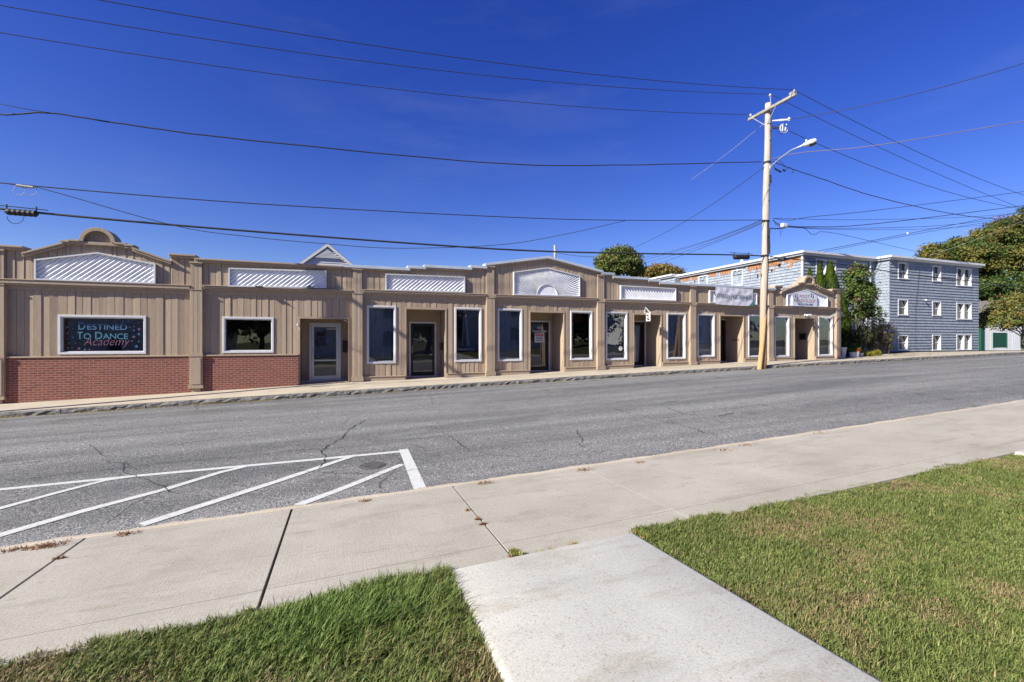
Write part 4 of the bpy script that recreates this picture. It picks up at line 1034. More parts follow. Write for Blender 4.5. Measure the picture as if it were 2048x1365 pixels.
mb = MB(); mb.box(XB1+.06, XB2+.5, YB1+.3, 36.9, -1.2, ZR-.18); mb.box(XB2+.06, XB3-.04, YB2+.25, 36.8, -1.2, ZR-.19); mb.box(XB1-.4, XB1+.3, 33.1, 37.4, -1, ZR-.19); mb.box(XB3-.05, XB3, YB2, 36.8, -1.2, ZR-.18); mb.build('core_wall', SHING, blue)
mb = MB(); mb.box(XB2+.05, XB3-.01, YB2+.02, 25, -1.6, -.70); mb.box(XB1+.05, XB2+.05, YB1+.02, 25, -1.6, -.95); mb.build('foundation', M('foundation_dark', (.07, .065, .06), .9), blue)
# bare strip under the eave where shingles have fallen away: ragged boards
mb = MB(); y = YB1+.02
while y < 33:
    w = random.uniform(.1, .28)
    if not any(a-.3 < y < b+.02 for a, b, *_ in sdw): mb.box(XB1+.012+random.uniform(-.006, .006), XB1+.06, y, y+w-.012, ZR-.95-random.uniform(0, .25), ZR-.2)
    y += w
mb.build('bare_sheathing', BAREW, blue)
mb = MB(); y = YB1+.05
while y < 32.8:
    w = random.uniform(.12, .26)
    if random.random() < .62: h = random.choice([random.uniform(-.35, -.05), random.uniform(-.02, .28)]); mb.box(XB1-.028+random.uniform(-.006, .006), XB1-.005, y, y+w-.015, ZR-.80, max(ZR-.78, ZR-.62+h*.9))
    y += w
mb.build('broken_shingles', SHING, blue)
mb = MB()
for k in range(26):
    y = random.uniform(YB1+.6, 31); z = ZR-random.uniform(.55, 1.0)*random.choice([.8, 1, 1.35]); w, h = random.uniform(.12, .4), random.uniform(.08, .3)
    if any(a-.45 < y < b+.05 for a, b, *_ in sdw): continue
    pts = [(y, z), (y+w*.4, z-h*.7), (y+w*.6, z-h), (y+w, z-h*.2), (y+w*.9, z+h*.3), (y+w*.2, z+h*.25)]
    mb.poly([(XB1-.040, a, b) for a, b in pts], random.choice([0, 0, 1]))
mb.build('bare_patch', [BAREW, BLACKR], blue)
mb = MB()
for h0, h1, e in ((0, .14, .32), (.141, .26, .18)):
    mb.box(XB1-e, XB2+.0-e*0, YB1-e, 33, ZR-h1, ZR-h0); mb.box(XB2-e, XB3+e*.6, YB2-e, 36.9, ZR-h1+.003, ZR-h0+.003); mb.box(XB1-.5-e, XB1+.2, 33.01, 37.6, ZR-h1+.10, ZR-h0+.10); mb.box(XB1-.001, XB2, 33.0, 36.9, ZR-h1-.003, ZR-h0-.003)
mb.box(XB1-.05, XB1+.06, YB1-.05, YB1+.06, -1, ZR-.262)
mb.build('roof', WHITE, blue)
mb = MB(); mb.tube([(XB1+.0, 26.2, ZR), (XB1+.0, 26.2, ZR+.35)], .11, 10); mb.build('vent_pipe', WHITE, blue)
mb = MB(); x = X(1740, YB1-.08); mb.tube([(x, YB1-.1, ZR-.3), (x, YB1-.1, -1)], .06, 8); mb.build('downpipe', GALV, blue)
for o in fr1: sash_window(blue, (0, YB1, 0), (1, 0, 0), (0, -1, 0), o[0], o[1], o[2], o[3], o[4])
for o in fr2: sash_window(blue, (0, YB2, 0), (1, 0, 0), (0, -1, 0), o[0], o[1], o[2], o[3], o[4])
for o in sdw: sash_window(blue, (XB1, 0, 0), (0, 1, 0), (-1, 0, 0), *o)
for px, py in ((1733, 588), (1849, 600)):
    c = P(px, py, YB1-.05 if px < 1760 else YB2-.05); mb = MB(); mb.tube([c, c+Vector((0, -.08, -.01)), c+Vector((-.05, -.14, -.06))], [.04, .06, .07], 8)
    tag(mb.build('security_light', PORC, smooth=True), 'white floodlight on the blue shingles beside the downpipe' if px < 1760 else 'tiny white light on the blue shingles above the middle storey windows', 'wall lamp')
# ---------------------------------------------------------------- gabled white house behind the shops
ga = P(655.5, 491, 38); gl, gr = P(596, 532, 38), P(712, 532, 38); hw = (gr.x-gl.x)/2*1.25; cxh = ga.x; pitch = (ga.z-gl.z)/((gr.x-gl.x)/2); ze = ga.z-hw*pitch
h = empty('gabled_house', (cxh, 38, ze-3), 'white clapboard house whose gable peeks over the shops, left of centre', 'house')
mb = MB(); z = ze-5
while z < ga.z-.1:
    t = z+.16; w0 = hw if z < ze else (ga.z-z)/pitch; w1 = hw if t < ze else max(.01, (ga.z-t)/pitch); mb.poly([(cxh-w0, 37.96, z), (cxh+w0, 37.96, z), (cxh+w1, 38, t), (cxh-w1, 38, t)]); mb.poly([(cxh-w0, 38, z), (cxh+w0, 38, z), (cxh+w0, 37.96, z), (cxh-w0, 37.96, z)]); z = t
mb.box(cxh-hw, cxh-hw+.1, 38.01, 47, ze-5, ze); mb.box(cxh+hw-.1, cxh+hw, 38.01, 47, ze-5, ze); mb.build('wall', M('gable_clapboard', (.46, .46, .50), .6, .06, 3), h)
mb = MB()
for s in (-1, 1): mb.prism([(cxh, ga.z+.16), (cxh, ga.z), (cxh+s*(hw+.3), ze-.3*pitch), (cxh+s*(hw+.3), ze-.3*pitch+.16)][::s], 37.88, 47.3)
mb.build('roof', M('roof_shingle_grey', (.20, .2, .2), .9), h)
mb = MB()
for s in (-1, 1): mb.prism([(cxh, ga.z+.10), (cxh, ga.z-.12), (cxh+s*(hw+.3), ze-.3*pitch-.12), (cxh+s*(hw+.3), ze-.3*pitch+.10)][::s], 37.83, 37.87)
mb.build('rake_board', WHITE, h)
mb = MB(); vw = .9; zt = ga.z-.35
for k in range(7): t = k/7; mb.prism([(cxh-vw*(1-t), zt-.65*(1-t)), (cxh+vw*(1-t), zt-.65*(1-t)), (cxh+vw*(1-t-.07), zt-.65*(1-t)+.06), (cxh-vw*(1-t-.07), zt-.65*(1-t)+.06)], 37.86, 37.95)
mb.build('gable_vent', WHITE, h)
# ---------------------------------------------------------------- white garage house with green doors, far right
YG = 25.5; gx = [X(p, YG) for p in (1966, 1986, 2013, 2041)]; zg0 = -.95
e = empty('white_house', (gx[0], YG, zg0), 'white house with green doors and a sloping roof beyond the blue block', 'house')
zl = Z(1972, 634, YG); xr = gx[0]+10; sl = (Z(2048, 590, YG)-zl)/(X(2048, YG)-gx[0]); xm = gx[0]+5
mb = MB(); ops2 = [(gx[1], gx[2], Z(2000, 696, YG), Z(2000, 666, YG)), (gx[3], gx[3]+1.6, Z(2000, 696, YG), Z(2000, 666, YG)), (gx[3]+2.8, gx[3]+4.2, zg0, zg0+2)]
boards(mb, (0, YG, 0), (1, 0, 0), (0, -1, 0), gx[0], xm, zg0-.3, lambda s: zl+sl*(s-gx[0]), ops2, bw=.3, seed=301, amp=.003)
boards(mb, (0, YG, 0), (1, 0, 0), (0, -1, 0), xm, xr, zg0-.3, lambda s: zl+sl*(xr-s), ops2, bw=.3, seed=302, amp=.003)
mb.box(gx[0], gx[0]+.1, YG+.03, YG+3, zg0-.3, zl); mb.box(xr-.1, xr, YG+.03, YG+3, zg0-.3, zl); mb.box(gx[0]+.1, xr-.1, YG+2.9, YG+3, zg0-.3, zl); mb.build('wall', CLAP, e)
mb = MB(); mb.prism([(gx[0]-.5, zl-.5*sl), (xm, zl+sl*5), (xm, zl+sl*5+.18), (gx[0]-.5, zl-.5*sl+.18)], YG-.12, YG+3.3); mb.prism([(xr+.5, zl-.5*sl), (xm, zl+sl*5), (xm, zl+sl*5+.18), (xr+.5, zl-.5*sl+.18)][::-1], YG-.12, YG+3.3); mb.build('roof', M('roof_shingle_dark', (.13, .12, .11), .9), e)
mb = MB()
for q_ in ([(gx[0]-.5, zl-.5*sl-.06), (xm, zl+sl*5-.06), (xm, zl+sl*5+.17), (gx[0]-.5, zl-.5*sl+.17)], [(xr+.5, zl-.5*sl-.06), (xm, zl+sl*5-.06), (xm, zl+sl*5+.17), (xr+.5, zl-.5*sl+.17)]): mb.prism(q_, YG-.18, YG-.123)
mb.build('rake_board', WHITE, e)
for a, b, c, d_ in ops2:
    mb = MB(); n = max(4, int((b-a)/.18))
    for k in range(n): mb.box(a+(b-a)*k/n+.01, a+(b-a)*(k+1)/n-.01, YG+.03, YG+.07, c, d_)
    mb.box(a, b, YG+.06, YG+.09, c, d_); mb.box(a-.04, a+.04, YG-.04, YG+.05, c, d_); mb.box(b-.04, b+.04, YG-.04, YG+.05, c, d_); mb.build('door', GREEN, e)
mb = MB(); mb.box(gx[0]-.5, gx[0]-.02, YG-.1, YG+.3, zg0-.2, zg0+2.35); mb.build('corner_door', GREEN, e)
# ---------------------------------------------------------------- utility poles
def pole(name, xb, yb, zb_, xt, yt, zt, r0, r1, label):
    e = empty(name, (xb, yb, zb_), label, 'utility pole', 'utility poles along the kerb'); n = 24
    pts = [(xb+(xt-xb)*k/n+.012*math.sin(k*.7), yb+(yt-yb)*k/n, zb_-.3+(zt-zb_+.3)*k/n) for k in range(n+1)]
    mb = MB(); mb.tube(pts, [r0+(r1-r0)*k/n for k in range(n+1)], 18); mb.build('shaft', POLEW, e, smooth=False).data.polygons.foreach_set('use_smooth', [True]*0 or [len(p.vertices) == 4 for p in e.children[0].data.polygons]); return e
def insul(mb, c, s=1.0):
    c = Vector(c); mb.tube([c, c+Vector((0, 0, .05*s)), c+Vector((0, 0, .055*s)), c+Vector((0, 0, .10*s)), c+Vector((0, 0, .105*s)), c+Vector((0, 0, .17*s))], [.045*s, .05*s, .085*s, .06*s, .075*s, .035*s], 10)
XT, YT, ZT = 17.80, 15.22, Z(1538, 208, 15.22)
rp = pole('utility_pole', 17.44, 15.22, -1.12, XT, YT, ZT, .158, .125, 'tall wooden utility pole with street lamp and crossarm at the far kerb')
zj = Z(1524, 636, 15.1)
mb = MB(); mb.tube([(17.14, 15.12, -1.35), (17.34, 15.12, 0.0), (17.46, 15.12, zj)], [.10, .095, .085], 12); mb.build('pole_stub', STUBW, rp)
def crossarm(e, x, y, z, c0, c1):
    mb = MB(); mb.box(x-.06, x+.06, c0, c1, z-.055, z+.055); mb.build('crossarm', GREYW, e, bevel=.008)
ca0, ca1 = P(1597, 193, 13.80), P(1497, 238, 16.07)
xa = XT-.19; za = (ca0.z+ca1.z)/2
crossarm(rp, xa, 13.75, za, 13.75, 16.1)
mb = MB()
for s in (-1, 1): mb.tube([(xa-.07, YT+s*.62, za-.04), (xa+.05, YT+s*.05, za-.62)], .016, 5)
mb.build('crossarm_brace', GALV, rp)
tops = [Vector((xa, 13.83, za+.22)), Vector((XT+.05, YT-.05, ZT+.42)), Vector((xa, 16.0, za+.22))]
mb = MB(); insul(mb, (xa, 13.83, za+.09), .75); insul(mb, (xa, 16.0, za+.09), .75); insul(mb, (XT+.05, YT-.05, ZT+.29), .75); mb.build('insulator', PORC, rp, smooth=True)
mb = MB(); mb.tube([(XT+.02, YT-.10, ZT-.4), (XT+.05, YT-.06, ZT+.3)], .018, 6); mb.build('top_pin', GALV, rp)
mb = MB(); mb.box(xa-.07, xa+.07, 13.78, 14.0, za+.056, za+.16); mb.build('arm_bracket', GREYW, rp)
# standoff arm and loop hardware
q0 = P(1545, 242, 15.1); q1 = P(1578, 239.5, 13.9)
mb = MB(); mb.tube([q0, q0.lerp(q1, .4), q0.lerp(q1, .45), q1], [.03, .03, .045, .03], 8); insul(mb, q1+Vector((0, 0, -.05)), .8); mb.build('standoff_arm', PORC, rp)
mb = MB(); c = P(1568, 256, 14.4); ring = [P(1568+8*math.cos(t), 257+9*math.sin(t), 14.4) for t in [k*.5 for k in range(11)]]; mb.tube(ring, .018, 6); mb.tube([P(1573, 249, 14.4), P(1570, 262, 14.4)], .03, 6); mb.tube([P(1565, 250, 14.4), P(1565, 262, 14.4)], .03, 6); mb.build('cutout_switch', PORC, rp)
mb = MB(); mb.tube([P(1545, 253, 15.1), P(1548, 256, 14.9), P(1558, 256, 14.6), P(1562, 255, 14.4)], [.03, .06, .03, .02], 8)
mb.tube([P(1570, 202, 14.3), P(1570, 250, 14.3)], .008, 4); mb.tube([P(1555, 259, 14.8), P(1556, 268, 14.8), P(1563, 270, 14.6), P(1570, 262, 14.4)], .008, 4); mb.build('jumper_wire', BLACKR, rp)
# cable down the shaft, bands
mb = MB()
def shaft_at(z, dx=0, dy=0): t = (z+1.12)/(ZT+1.12); return Vector((17.44+(XT-17.44)*t+dx, 15.22+dy, z))
mb.tube([shaft_at(ZT-.05, .02, -.15), shaft_at(9.2, -.02, -.155), shaft_at(8.6, .05, -.16), shaft_at(7.9, .0, -.16)], .010, 5)
mb.tube([P(1571, 456, 14.9), P(1551, 458, 15.0), shaft_at(5.0, .12, -.13), shaft_at(4.7, .06, -.15), shaft_at(4.2, .10, -.15), shaft_at(3.85, .11, -.15)], .026, 6)
mb.tube([shaft_at(5.35, -.07, -.15), shaft_at(4.6, -.05, -.15), shaft_at(3.9, -.03, -.155), shaft_at(3.3, .04, -.16), shaft_at(2.6, .0, -.165), shaft_at(1.2, -.05, -.17)], .018, 6)
mb.build('riser_cable', BLACKR, rp)
mb = MB()
for z in (7.95, 5.32, 3.78): mb.tube([shaft_at(z-.04), shaft_at(z+.04)], .155, 16)
for z in (9.6, 9.3, 8.9, 6.9, 6.2, 4.6): c = shaft_at(z, .03*math.sin(z*7), -.14); mb.tube([c, c+Vector((0, -.05, 0))], .022, 6)
mb.tube([shaft_at(7.35, .03, -.13), shaft_at(7.0, .05, -.14)], .06, 8)
mb.build('pole_band', BLACKR, rp)
# street lamp (its own thing, carried by the pole)
b0 = shaft_at(Z(1541, 336, 15.1), .05, -.14); hd = P(1606, 291, 13.35); tip = P(1634, 281, 13.0)
lp = empty('street_lamp', b0, 'pale grey cobra-head street lamp curving out from the utility pole', 'street lamp')
mid = [b0, b0+Vector((.02, -.15, .12)), b0.lerp(hd, .33)+Vector((0, 0, .12)), b0.lerp(hd, .66)+Vector((0, 0, .13)), hd]
mb = MB(); mb.tube(mid, .028, 8); mb.tube([b0+Vector((0, .03, -.14)), b0+Vector((0, .03, .14))], .045, 8); mb.build('arm', GALV, lp, smooth=True)
mb = MB(); d = (tip-hd); mb.tube([hd-d*.1, hd, hd+d*.25, hd+d*.6, hd+d*.92, tip], [.035, .05, .10, .125, .10, .03], 12); o = mb.build('lamp_head', M('lamp_grey', (.5, .52, .54), .4), lp, smooth=True)
mb = MB(); mb.tube([hd+d*.45+Vector((0, 0, -.09)), hd+d*.9+Vector((0, 0, -.07))], [.10, .08], 10); mb.build('lens', DGLASS, lp)
mb = MB(); c = hd+d*.25+Vector((0, 0, .1)); mb.tube([c, c+Vector((0, 0, .08))], .035, 8); mb.build('photocell', GALV, lp)
lpole = pole('utility_pole', -9.2, 15.3, zfar(-9.2)+.1, -9.2, 15.3, 8.25, .16, .13, 'wooden utility pole with crossarm at the far kerb, just beyond the left edge')
crossarm(lpole, -9.05, 15, 7.98, 13.75, 16.2)
mb = MB(); [insul(mb, (-9.05, y, 8.04)) for y in (13.83, 16.1)]; insul(mb, (-9.2, 15.3, 8.3)); mb.build('insulator', PORC, lpole)
rpole = P(1110, 491, 52); e = empty('distant_utility_pole', (rpole.x, 52, 0), 'pale utility pole top rising behind the sunburst gable', 'utility pole')
mb = MB(); mb.tube([(rpole.x, 52, -1), rpole], .15, 10); mb.build('shaft', POLEW, e); mb = MB(); mb.tube([rpole+Vector((0, -.1, -1.0)), rpole+Vector((0, -.1, -.6))], .07, 8); mb.build('bracket', PORC, e)
# ---------------------------------------------------------------- wires
def wire(pts, r, label, mat=None, name='overhead_wire', smooth=True, seg=28, wob=0):
    p = [q if isinstance(q, Vector) else P(*q) for q in pts]; out = []
    if len(p) == 2: out = [p[0].lerp(p[1], k/seg)-Vector((0, 0, 0)) for k in range(seg+1)]
    elif len(p) == 3:   # parabola through three points
        a, b, c = p; tb = (b-a).length/((b-a).length+(c-b).length)
        for k in range(seg+1):
            t = k/seg; out.append(a*((t-tb)*(t-1)/(tb))+b*(t*(t-1)/(tb*(tb-1)))+c*(t*(t-tb)/(1-tb)))
    else:
        for k in range(len(p)-1):
            p0, p1, p2, p3 = p[max(k-1, 0)], p[k], p[k+1], p[min(k+2, len(p)-1)]
            if k == 0: p0 = p1*2-p2
            if k == len(p)-2: p3 = p2*2-p1
            for q in range(8):
                t = q/8; out.append(.5*((2*p1)+(p2-p0)*t+(2*p0-5*p1+4*p2-p3)*t*t+(3*p1-p0-3*p2+p3)*t**3))
        out.append(p[-1])
    if wob: out = [q+Vector((0, 0, wob*math.sin(k*1.9))) for k, q in enumerate(out)]
    mb = MB(); mb.tube(out, r, 5); return tag(mb.build(name, mat or WIRE, smooth=True), label, 'wire', 'overhead wires')
r_ = .0115
def prim(D, top, off):
    pts = []
    for k in range(41):
        x = -9.1+(top.x+9.1)*k/40; z = 8.18+off+.0027*(x+9.6)**2+(top.z-(8.18+off+.0027*(top.x+9.6)**2))*((x+9.1)/(top.x+9.1))**1.2; pts.append(Vector((x, D, z)))
    return pts
LB = 'black primary wire from the '
for D, top, off, lab in ((13.83, tops[0], 0, 'topmost primary wire, tied to the near end of the crossarm'), (15.2, tops[1], .22, 'second primary wire from the top, ending on the pole top pin'), (16.05, tops[2], -.02, 'third primary wire from the top, tied to the far end of the crossarm')):
    pp = prim(D, top, off); mb = MB(); mb.tube(pp, r_, 5); tag(mb.build('overhead_wire', WIRE), lab+', left span', 'wire', 'overhead wires')
wire([(-66, 200, 15.3), (0, 229, 15.2), (100, 226.5, 15.2), (250, 249, 15.2), (500, 281, 15.2), (1000, 327.5, 15.2), (1250, 330.5, 15.2), (1522, 324, 15.2)], .02, 'thick twisted neutral wire at mid height of the pole, left span', wob=.006)
wire([(-66, 190, 15.3), (0, 208, 15.1), (100, 226, 15.15)], .009, 'thin short wire joining the thick neutral near the left edge')
wire([(-66, 352, 15.3), (0, 366, 15.1), (500, 407, 15.1), (1000, 434, 15.1), (1250, 441, 15.1), (1530, 440.5, 15.15)], .015, 'telephone wire running level just above the shop roofs, left span')
wire([(-66, 408, 15.2), (75, 426, 15.1), (500, 463, 15.1), (1000, 499, 15.1), (1250, 507, 15.1), (1450, 510, 15.1), (1530, 512.5, 15.15)], .030, 'thickest black cable, lowest on the poles, left span')
wire([(20, 369, 15.1), (85, 378, 15.05), (350, 452, 15.0), (500, 474, 15.0), (650, 488, 15.0), (800, 497, 15.0), (1000, 490, 15.0), (1130, 469, 15.05), (1250, 442, 15.1)], .010, 'thin wire sagging deep across the shop roofs up to the telephone wire')
wire([(1527, 335, 15.25), (1400, 425, 21), (1265, 497, 30)], .013, 'service wire dropping from the pole to behind the round green tree')
wire([(1530, 246, 15.4), (1460, 303, 19), (1380, 361, 25)], .010, 'pale guy wire slanting down left from the crossarm', WIREG)
for k, (a, b, c) in enumerate((((1524, 440), (1410, 483), (1272, 519)), ((1524, 442), (1410, 485), (1276, 523)), ((1524, 445), (1410, 490), (1282, 528)), ((1524, 447), (1410, 494), (1290, 536)))):
    wire([(*a, 15.3), (*b, 22), (*c, 34)], .012, ['topmost', 'second', 'third', 'lowest'][k]+' of four parallel service wires descending left behind the parapet')
# right spans
wire([tops[0], (1760, 268.6, 13.9), (2048, 391, 14.4)], r_, 'primary wire from the near crossarm end falling to the right edge')
wire([tops[1], (1760, 296, 15.2), (2100, 437, 15.6)], r_, 'primary wire from the pole top falling to the right edge')
wire([(1560, 254, 14.8), (1760, 339, 15.4), (2100, 426, 16.5)], .013, 'third primary wire passing behind the street lamp head to the right')
wire([q1, (1760, 205, 11), (2100, 110, 8)], .012, 'wire rising to the upper right corner from the standoff arm')
wire([(1545, 318, 15.1), (1600, 306, 14.2), (1760, 290, 11.5), (2100, 234, 8.5)], .013, 'pale twisted wire from the lamp bracket rising to the right edge', M('wire_brown', (.16, .12, .11), .6))
wire([(1545, 323, 15.1), (1580, 337, 15.1), (1640, 357, 15.2), (1760, 396, 15.2), (1930, 432, 15.3), (2100, 446, 15.4)], .018, 'thick sagging wire below the street lamp, right span', wob=.006)
wire([(1545, 437, 15.1), (1578, 441, 15.1), (1620, 434.5, 15.1), (1760, 420, 15.0), (2100, 377, 14)], .013, 'wire kinking under the pole then rising gently, highest of the lower bundle')
wire([(1545, 437, 15.1), (1700, 440, 15.2), (1900, 436, 15.4), (2100, 424, 15.8)], .010, 'thin nearly level wire in the lower bundle at the right')
wire([(1545, 440, 15.1), (1562, 450, 15.1), (1620, 454, 15.1), (1760, 447, 15.1), (2100, 405, 15.5)], .018, 'thick wire leaving the white junction box, top strand')
wire([(1548, 442, 15.1), (1568, 453, 15.1), (1700, 457, 15.2), (1900, 450, 15.5), (2100, 425, 16)], .012, 'middle strand leaving the white junction box')
wire([(1572, 455, 15.1), (1700, 460, 15.2), (1900, 456, 15.5), (2100, 437, 16)], .010, 'lowest strand leaving the white junction box')
wire([(1600, 455, 15.1), (1612, 459, 15.1), (1622, 468, 15.2), (1632, 469, 15.3), (1642, 464, 15.5), (1680, 469, 16.5), (1760, 487, 18.5), (1848, 507, 20.6)], .012, 'kinked service wire running down to the corner of the blue block')
wire([(1540, 513, 15.1), (1560, 516, 15.1), (1700, 531, 15.1), (1815, 549, 15.1), (1957, 564, 15.15), (2100, 580, 15.3)], .024, 'thick low cable crossing in front of the blue block')
wire([(1815, 549.5, 15.12), (1900, 560, 15.2), (2100, 590, 16)], .012, 'thin second strand under the thick low cable by the blue windows')
wire([(1634, 503, 21.2), (1810, 469, 20), (2060, 420, 18)], .018, 'upper of two wires climbing right from the roof of the blue block')
wire([(1645, 505, 21.2), (1815, 471.5, 20), (2060, 433, 18)], .014, 'lower of two wires climbing right from the roof of the blue block')
wire([(1855, 513, 24), (1950, 480, 20), (2060, 436, 16)], .006, 'pale wire crossing in front of the big autumn tree', WIREG)
wire([(1110, 505, 52), (1150, 512, 50), (1230, 513, 48)], .03, 'faint wire between the distant pole and the round tree')
# splice cases and hardware
def splice(x0, x1, yc, D, r, lab, mat=BLACKR):
    a, b = P(x0, yc[0], D), P(x1, yc[1], D); mb = MB(); n = 13; pts = [a.lerp(b, k/n) for k in range(n+1)]; e = empty('splice_case', a, lab, 'cable splice')
    rs = [r*.45]+[r*(1.0 if k % 2 else .90) for k in range(n-1)]+[r*.45]; mb.tube(pts, rs, 12); mb.build('case', mat, e)
    mb = MB(); 
    for t in (.05, .95): c = a.lerp(b, t); mb.tube([c+Vector((0, 0, r*.5)), c+Vector((0, 0, r+.10))], .016, 5)
    mb.tube([a+Vector((-.2, 0, r+.06)), b+Vector((.2, 0, r+.03))], .012, 5); mb.build('hanger', BLACKR, e)
splice(10, 76, (423.5, 428.5), 15.05, .085, 'black ribbed cable splice case hanging near the upper left of the shops')
splice(1467, 1498, (514.5, 514.5), 15.05, .115, 'black cable splice case hanging left of the utility pole')
a = P(1568, 451, 15.0); e = empty('junction_box', a, 'small white junction box on the wires right of the pole', 'junction box')
mb = MB(); mb.box(a.x-.13, a.x+.13, a.y-.08, a.y+.08, a.z-.08, a.z+.08); mb.build('case', PORC, e, bevel=.02); mb = MB(); mb.tube([a+Vector((-.25, 0, .0)), a+Vector((-.2, 0, -.5)), a+Vector((-.05, 0, -.12))], .01, 4); mb.build('drip_loop', BLACKR, e)
mb = MB(); mb.tube([P(1556, 517, 15.1), P(1563, 519, 15.0), P(1575, 519, 15.1)], [.04, .12, .05], 8); mb.tube([P(1541, 515, 15.1), P(1545, 522, 15), P(1553, 522, 15), P(1560, 517, 15.1)], .02, 5)
tag(mb.build('cable_clamp', BLACKR), 'dark cable bundle clamped just right of the pole over the blue roof edge', 'cable clamp')
mb = MB()
for x, y in ((1552, 339), (1559, 343), (1568, 341)): c = P(x, y, 15.0); mb.tube([c+Vector((-.07, 0, .03)), c+Vector((.07, 0, -.03))], .035, 6)
mb.tube([P(1546, 330, 15.1), P(1552, 340, 15), P(1560, 345, 15), P(1570, 341, 15), P(1578, 335, 15), P(1586, 340, 15), P(1587, 346, 15), P(1583, 345, 15)], .012, 5); mb.tube([P(1550, 318, 15.1), P(1560, 322, 15), P(1568, 330, 15), P(1572, 335, 15)], .01, 4)
tag(mb.build('wire_connector', BLACKR), 'cluster of black wire connectors hanging under the street lamp arm', 'connector')
mb = MB(); c = P(50, 373.5, 15.05); mb.tube([c+Vector((-.16, 0, .01)), c+Vector((.16, 0, -.01))], .035, 6)
for s in (-1, 1): mb.tube([P(50+s*12+12*math.cos(t)*s, 384+9*math.sin(t)-2, 15.05) for t in [math.pi+k*.42 for k in range(15)]], .007, 4)
tag(mb.build('cable_slack_loop', WIREG), 'pale connector with two thin drooping wire loops near the left edge', 'connector')
mb = MB(); mb.tube([P(31+17*math.cos(t), 433+15*math.sin(t), 15.0) for t in [k*math.pi/12 for k in range(13)]], .007, 4); tag(mb.build('wire_loop', WIRE), 'thin wire loop drooping beneath the left splice case', 'wire')
c = P(1815, 467, 20); mb = MB(); insul(mb, c-Vector((0, 0, .1)), .9); tag(mb.build('wire_spacer', PORC), 'small white spacer where two wires cross above the blue block', 'spacer')
# ================================================================ plants
def leaves(name, blobs, n, size, cols, parent, clump=.35, perclump=26, up=.2, seed=1, squash=1.0):
    r = np.random.default_rng(seed); b = np.array(blobs, dtype=float); vol = b[:, 3]*b[:, 4]*b[:, 5]; pr = vol**.67; pr /= pr.sum()
    nc = max(1, n//perclump); bi = r.choice(len(b), nc, p=pr); d = r.normal(size=(nc, 3)); d /= np.linalg.norm(d, axis=1)[:, None]
    d[:, 2] = np.where(d[:, 2] < -.5, -d[:, 2]*.5, d[:, 2])
    rad = r.uniform(.35, 1.22, nc)**.5; cen = b[bi, :3]+d*rad[:, None]*b[bi, 3:6]; cs = clump*r.uniform(.6, 1.35, nc)
    tone = r.random(nc); ci = np.repeat(np.arange(nc), perclump); m = len(ci)
    o = r.normal(size=(m, 3)); o /= np.linalg.norm(o, axis=1)[:, None]; o *= (r.random(m)**.45)[:, None]; o[:, 2] *= .75
    p = cen[ci]+o*cs[ci][:, None]
    nrm = o*.6+d[ci]*.5+r.normal(size=(m, 3))*.55; nrm[:, 2] += up; nrm /= np.linalg.norm(nrm, axis=1)[:, None]
    t = r.normal(size=(m, 3)); u = np.cross(nrm, t); u /= np.linalg.norm(u, axis=1)[:, None]; w = np.cross(nrm, u)
    s = size*r.uniform(.6, 1.3, m)[:, None]
    V = np.stack([p-u*s, p-w*s*.55+nrm*s*.15, p+u*s, p+w*s*.55+nrm*s*.15], 1).reshape(-1, 3)
    C = np.array(cols, dtype=float); k = np.clip((tone[ci]*.75+r.random(m)*.25)*len(C), 0, len(C)-1e-6); c = C[k.astype(int)]*r.uniform(.75, 1.25, m)[:, None]
    return npmesh(name, V, np.arange(m*4).reshape(-1, 4), LEAF, np.repeat(c, 4, 0), parent)
def tree(name, base, h, blobs, n, size, cols, label, seed, tr=.15, group=None, **kw):
    e = empty(name, base, label, 'tree', group); bx, by, bz = base
    leaves('crown', blobs, n, size, cols, e, seed=seed, **kw)
    rr = random.Random(seed); mb = MB(); top = Vector((bx+rr.uniform(-.2, .2)*tr*5, by, bz+h*.62))
    mb.tube([Vector(base)-Vector((0, 0, .3)), Vector((bx+tr*.5, by, bz+h*.3)), top], [tr*1.25, tr*.85, tr*.5], 9)
    for q in blobs[:10]:
        s = Vector((bx, by, bz+h*rr.uniform(.25, .5))); t = Vector(q[:3]); mb.tube([s, s.lerp(t, .5)+Vector((0, 0, h*.04)), t], [tr*.45, tr*.28, tr*.1], 6)
    mb.build('trunk', BARK, e); return e
def blob_at(px, py, D, rx_px, ry_px, ry=None):
    c = P(px, py, D); l = D/ray(px, py)[1]; rx, rz = rx_px*l/F, ry_px*l/F
    return (c.x, c.y, c.z, rx, ry or rx, rz)
GR = [(.045, .075, .018), (.06, .095, .022), (.085, .12, .028), (.10, .13, .03), (.14, .15, .04)]
# round green tree behind
B = [blob_at(x, y, 44, a, b) for x, y, a, b in ((1236, 535, 36, 30), (1215, 530, 22, 22), (1262, 532, 22, 22), (1240, 512, 22, 16), (1222, 515, 16, 14), (1256, 516, 16, 12), (1208, 545, 16, 16), (1272, 545, 14, 14))]
bc = P(1238, 560, 44); tree('leafy_tree', (bc.x, 44, -1.2), 11, B, 15000, .17, GR+[(.22, .19, .05)], 'round green tree rising behind the shops beside the sunburst gable', 21, .22, clump=.62)
B = [blob_at(x, y, 50, a, b) for x, y, a, b in ((1322, 548, 30, 16), (1300, 550, 18, 13), (1345, 550, 22, 12), (1326, 540, 16, 9))]
bc = P(1325, 560, 50); tree('leafy_tree', (bc.x, 50, -1.2), 9, B, 9000, .17, [(.12, .12, .03), (.18, .15, .04), (.25, .18, .05), (.20, .11, .04)], 'yellowing tree top behind the shops, left of the blue block', 22, .2, clump=.6)
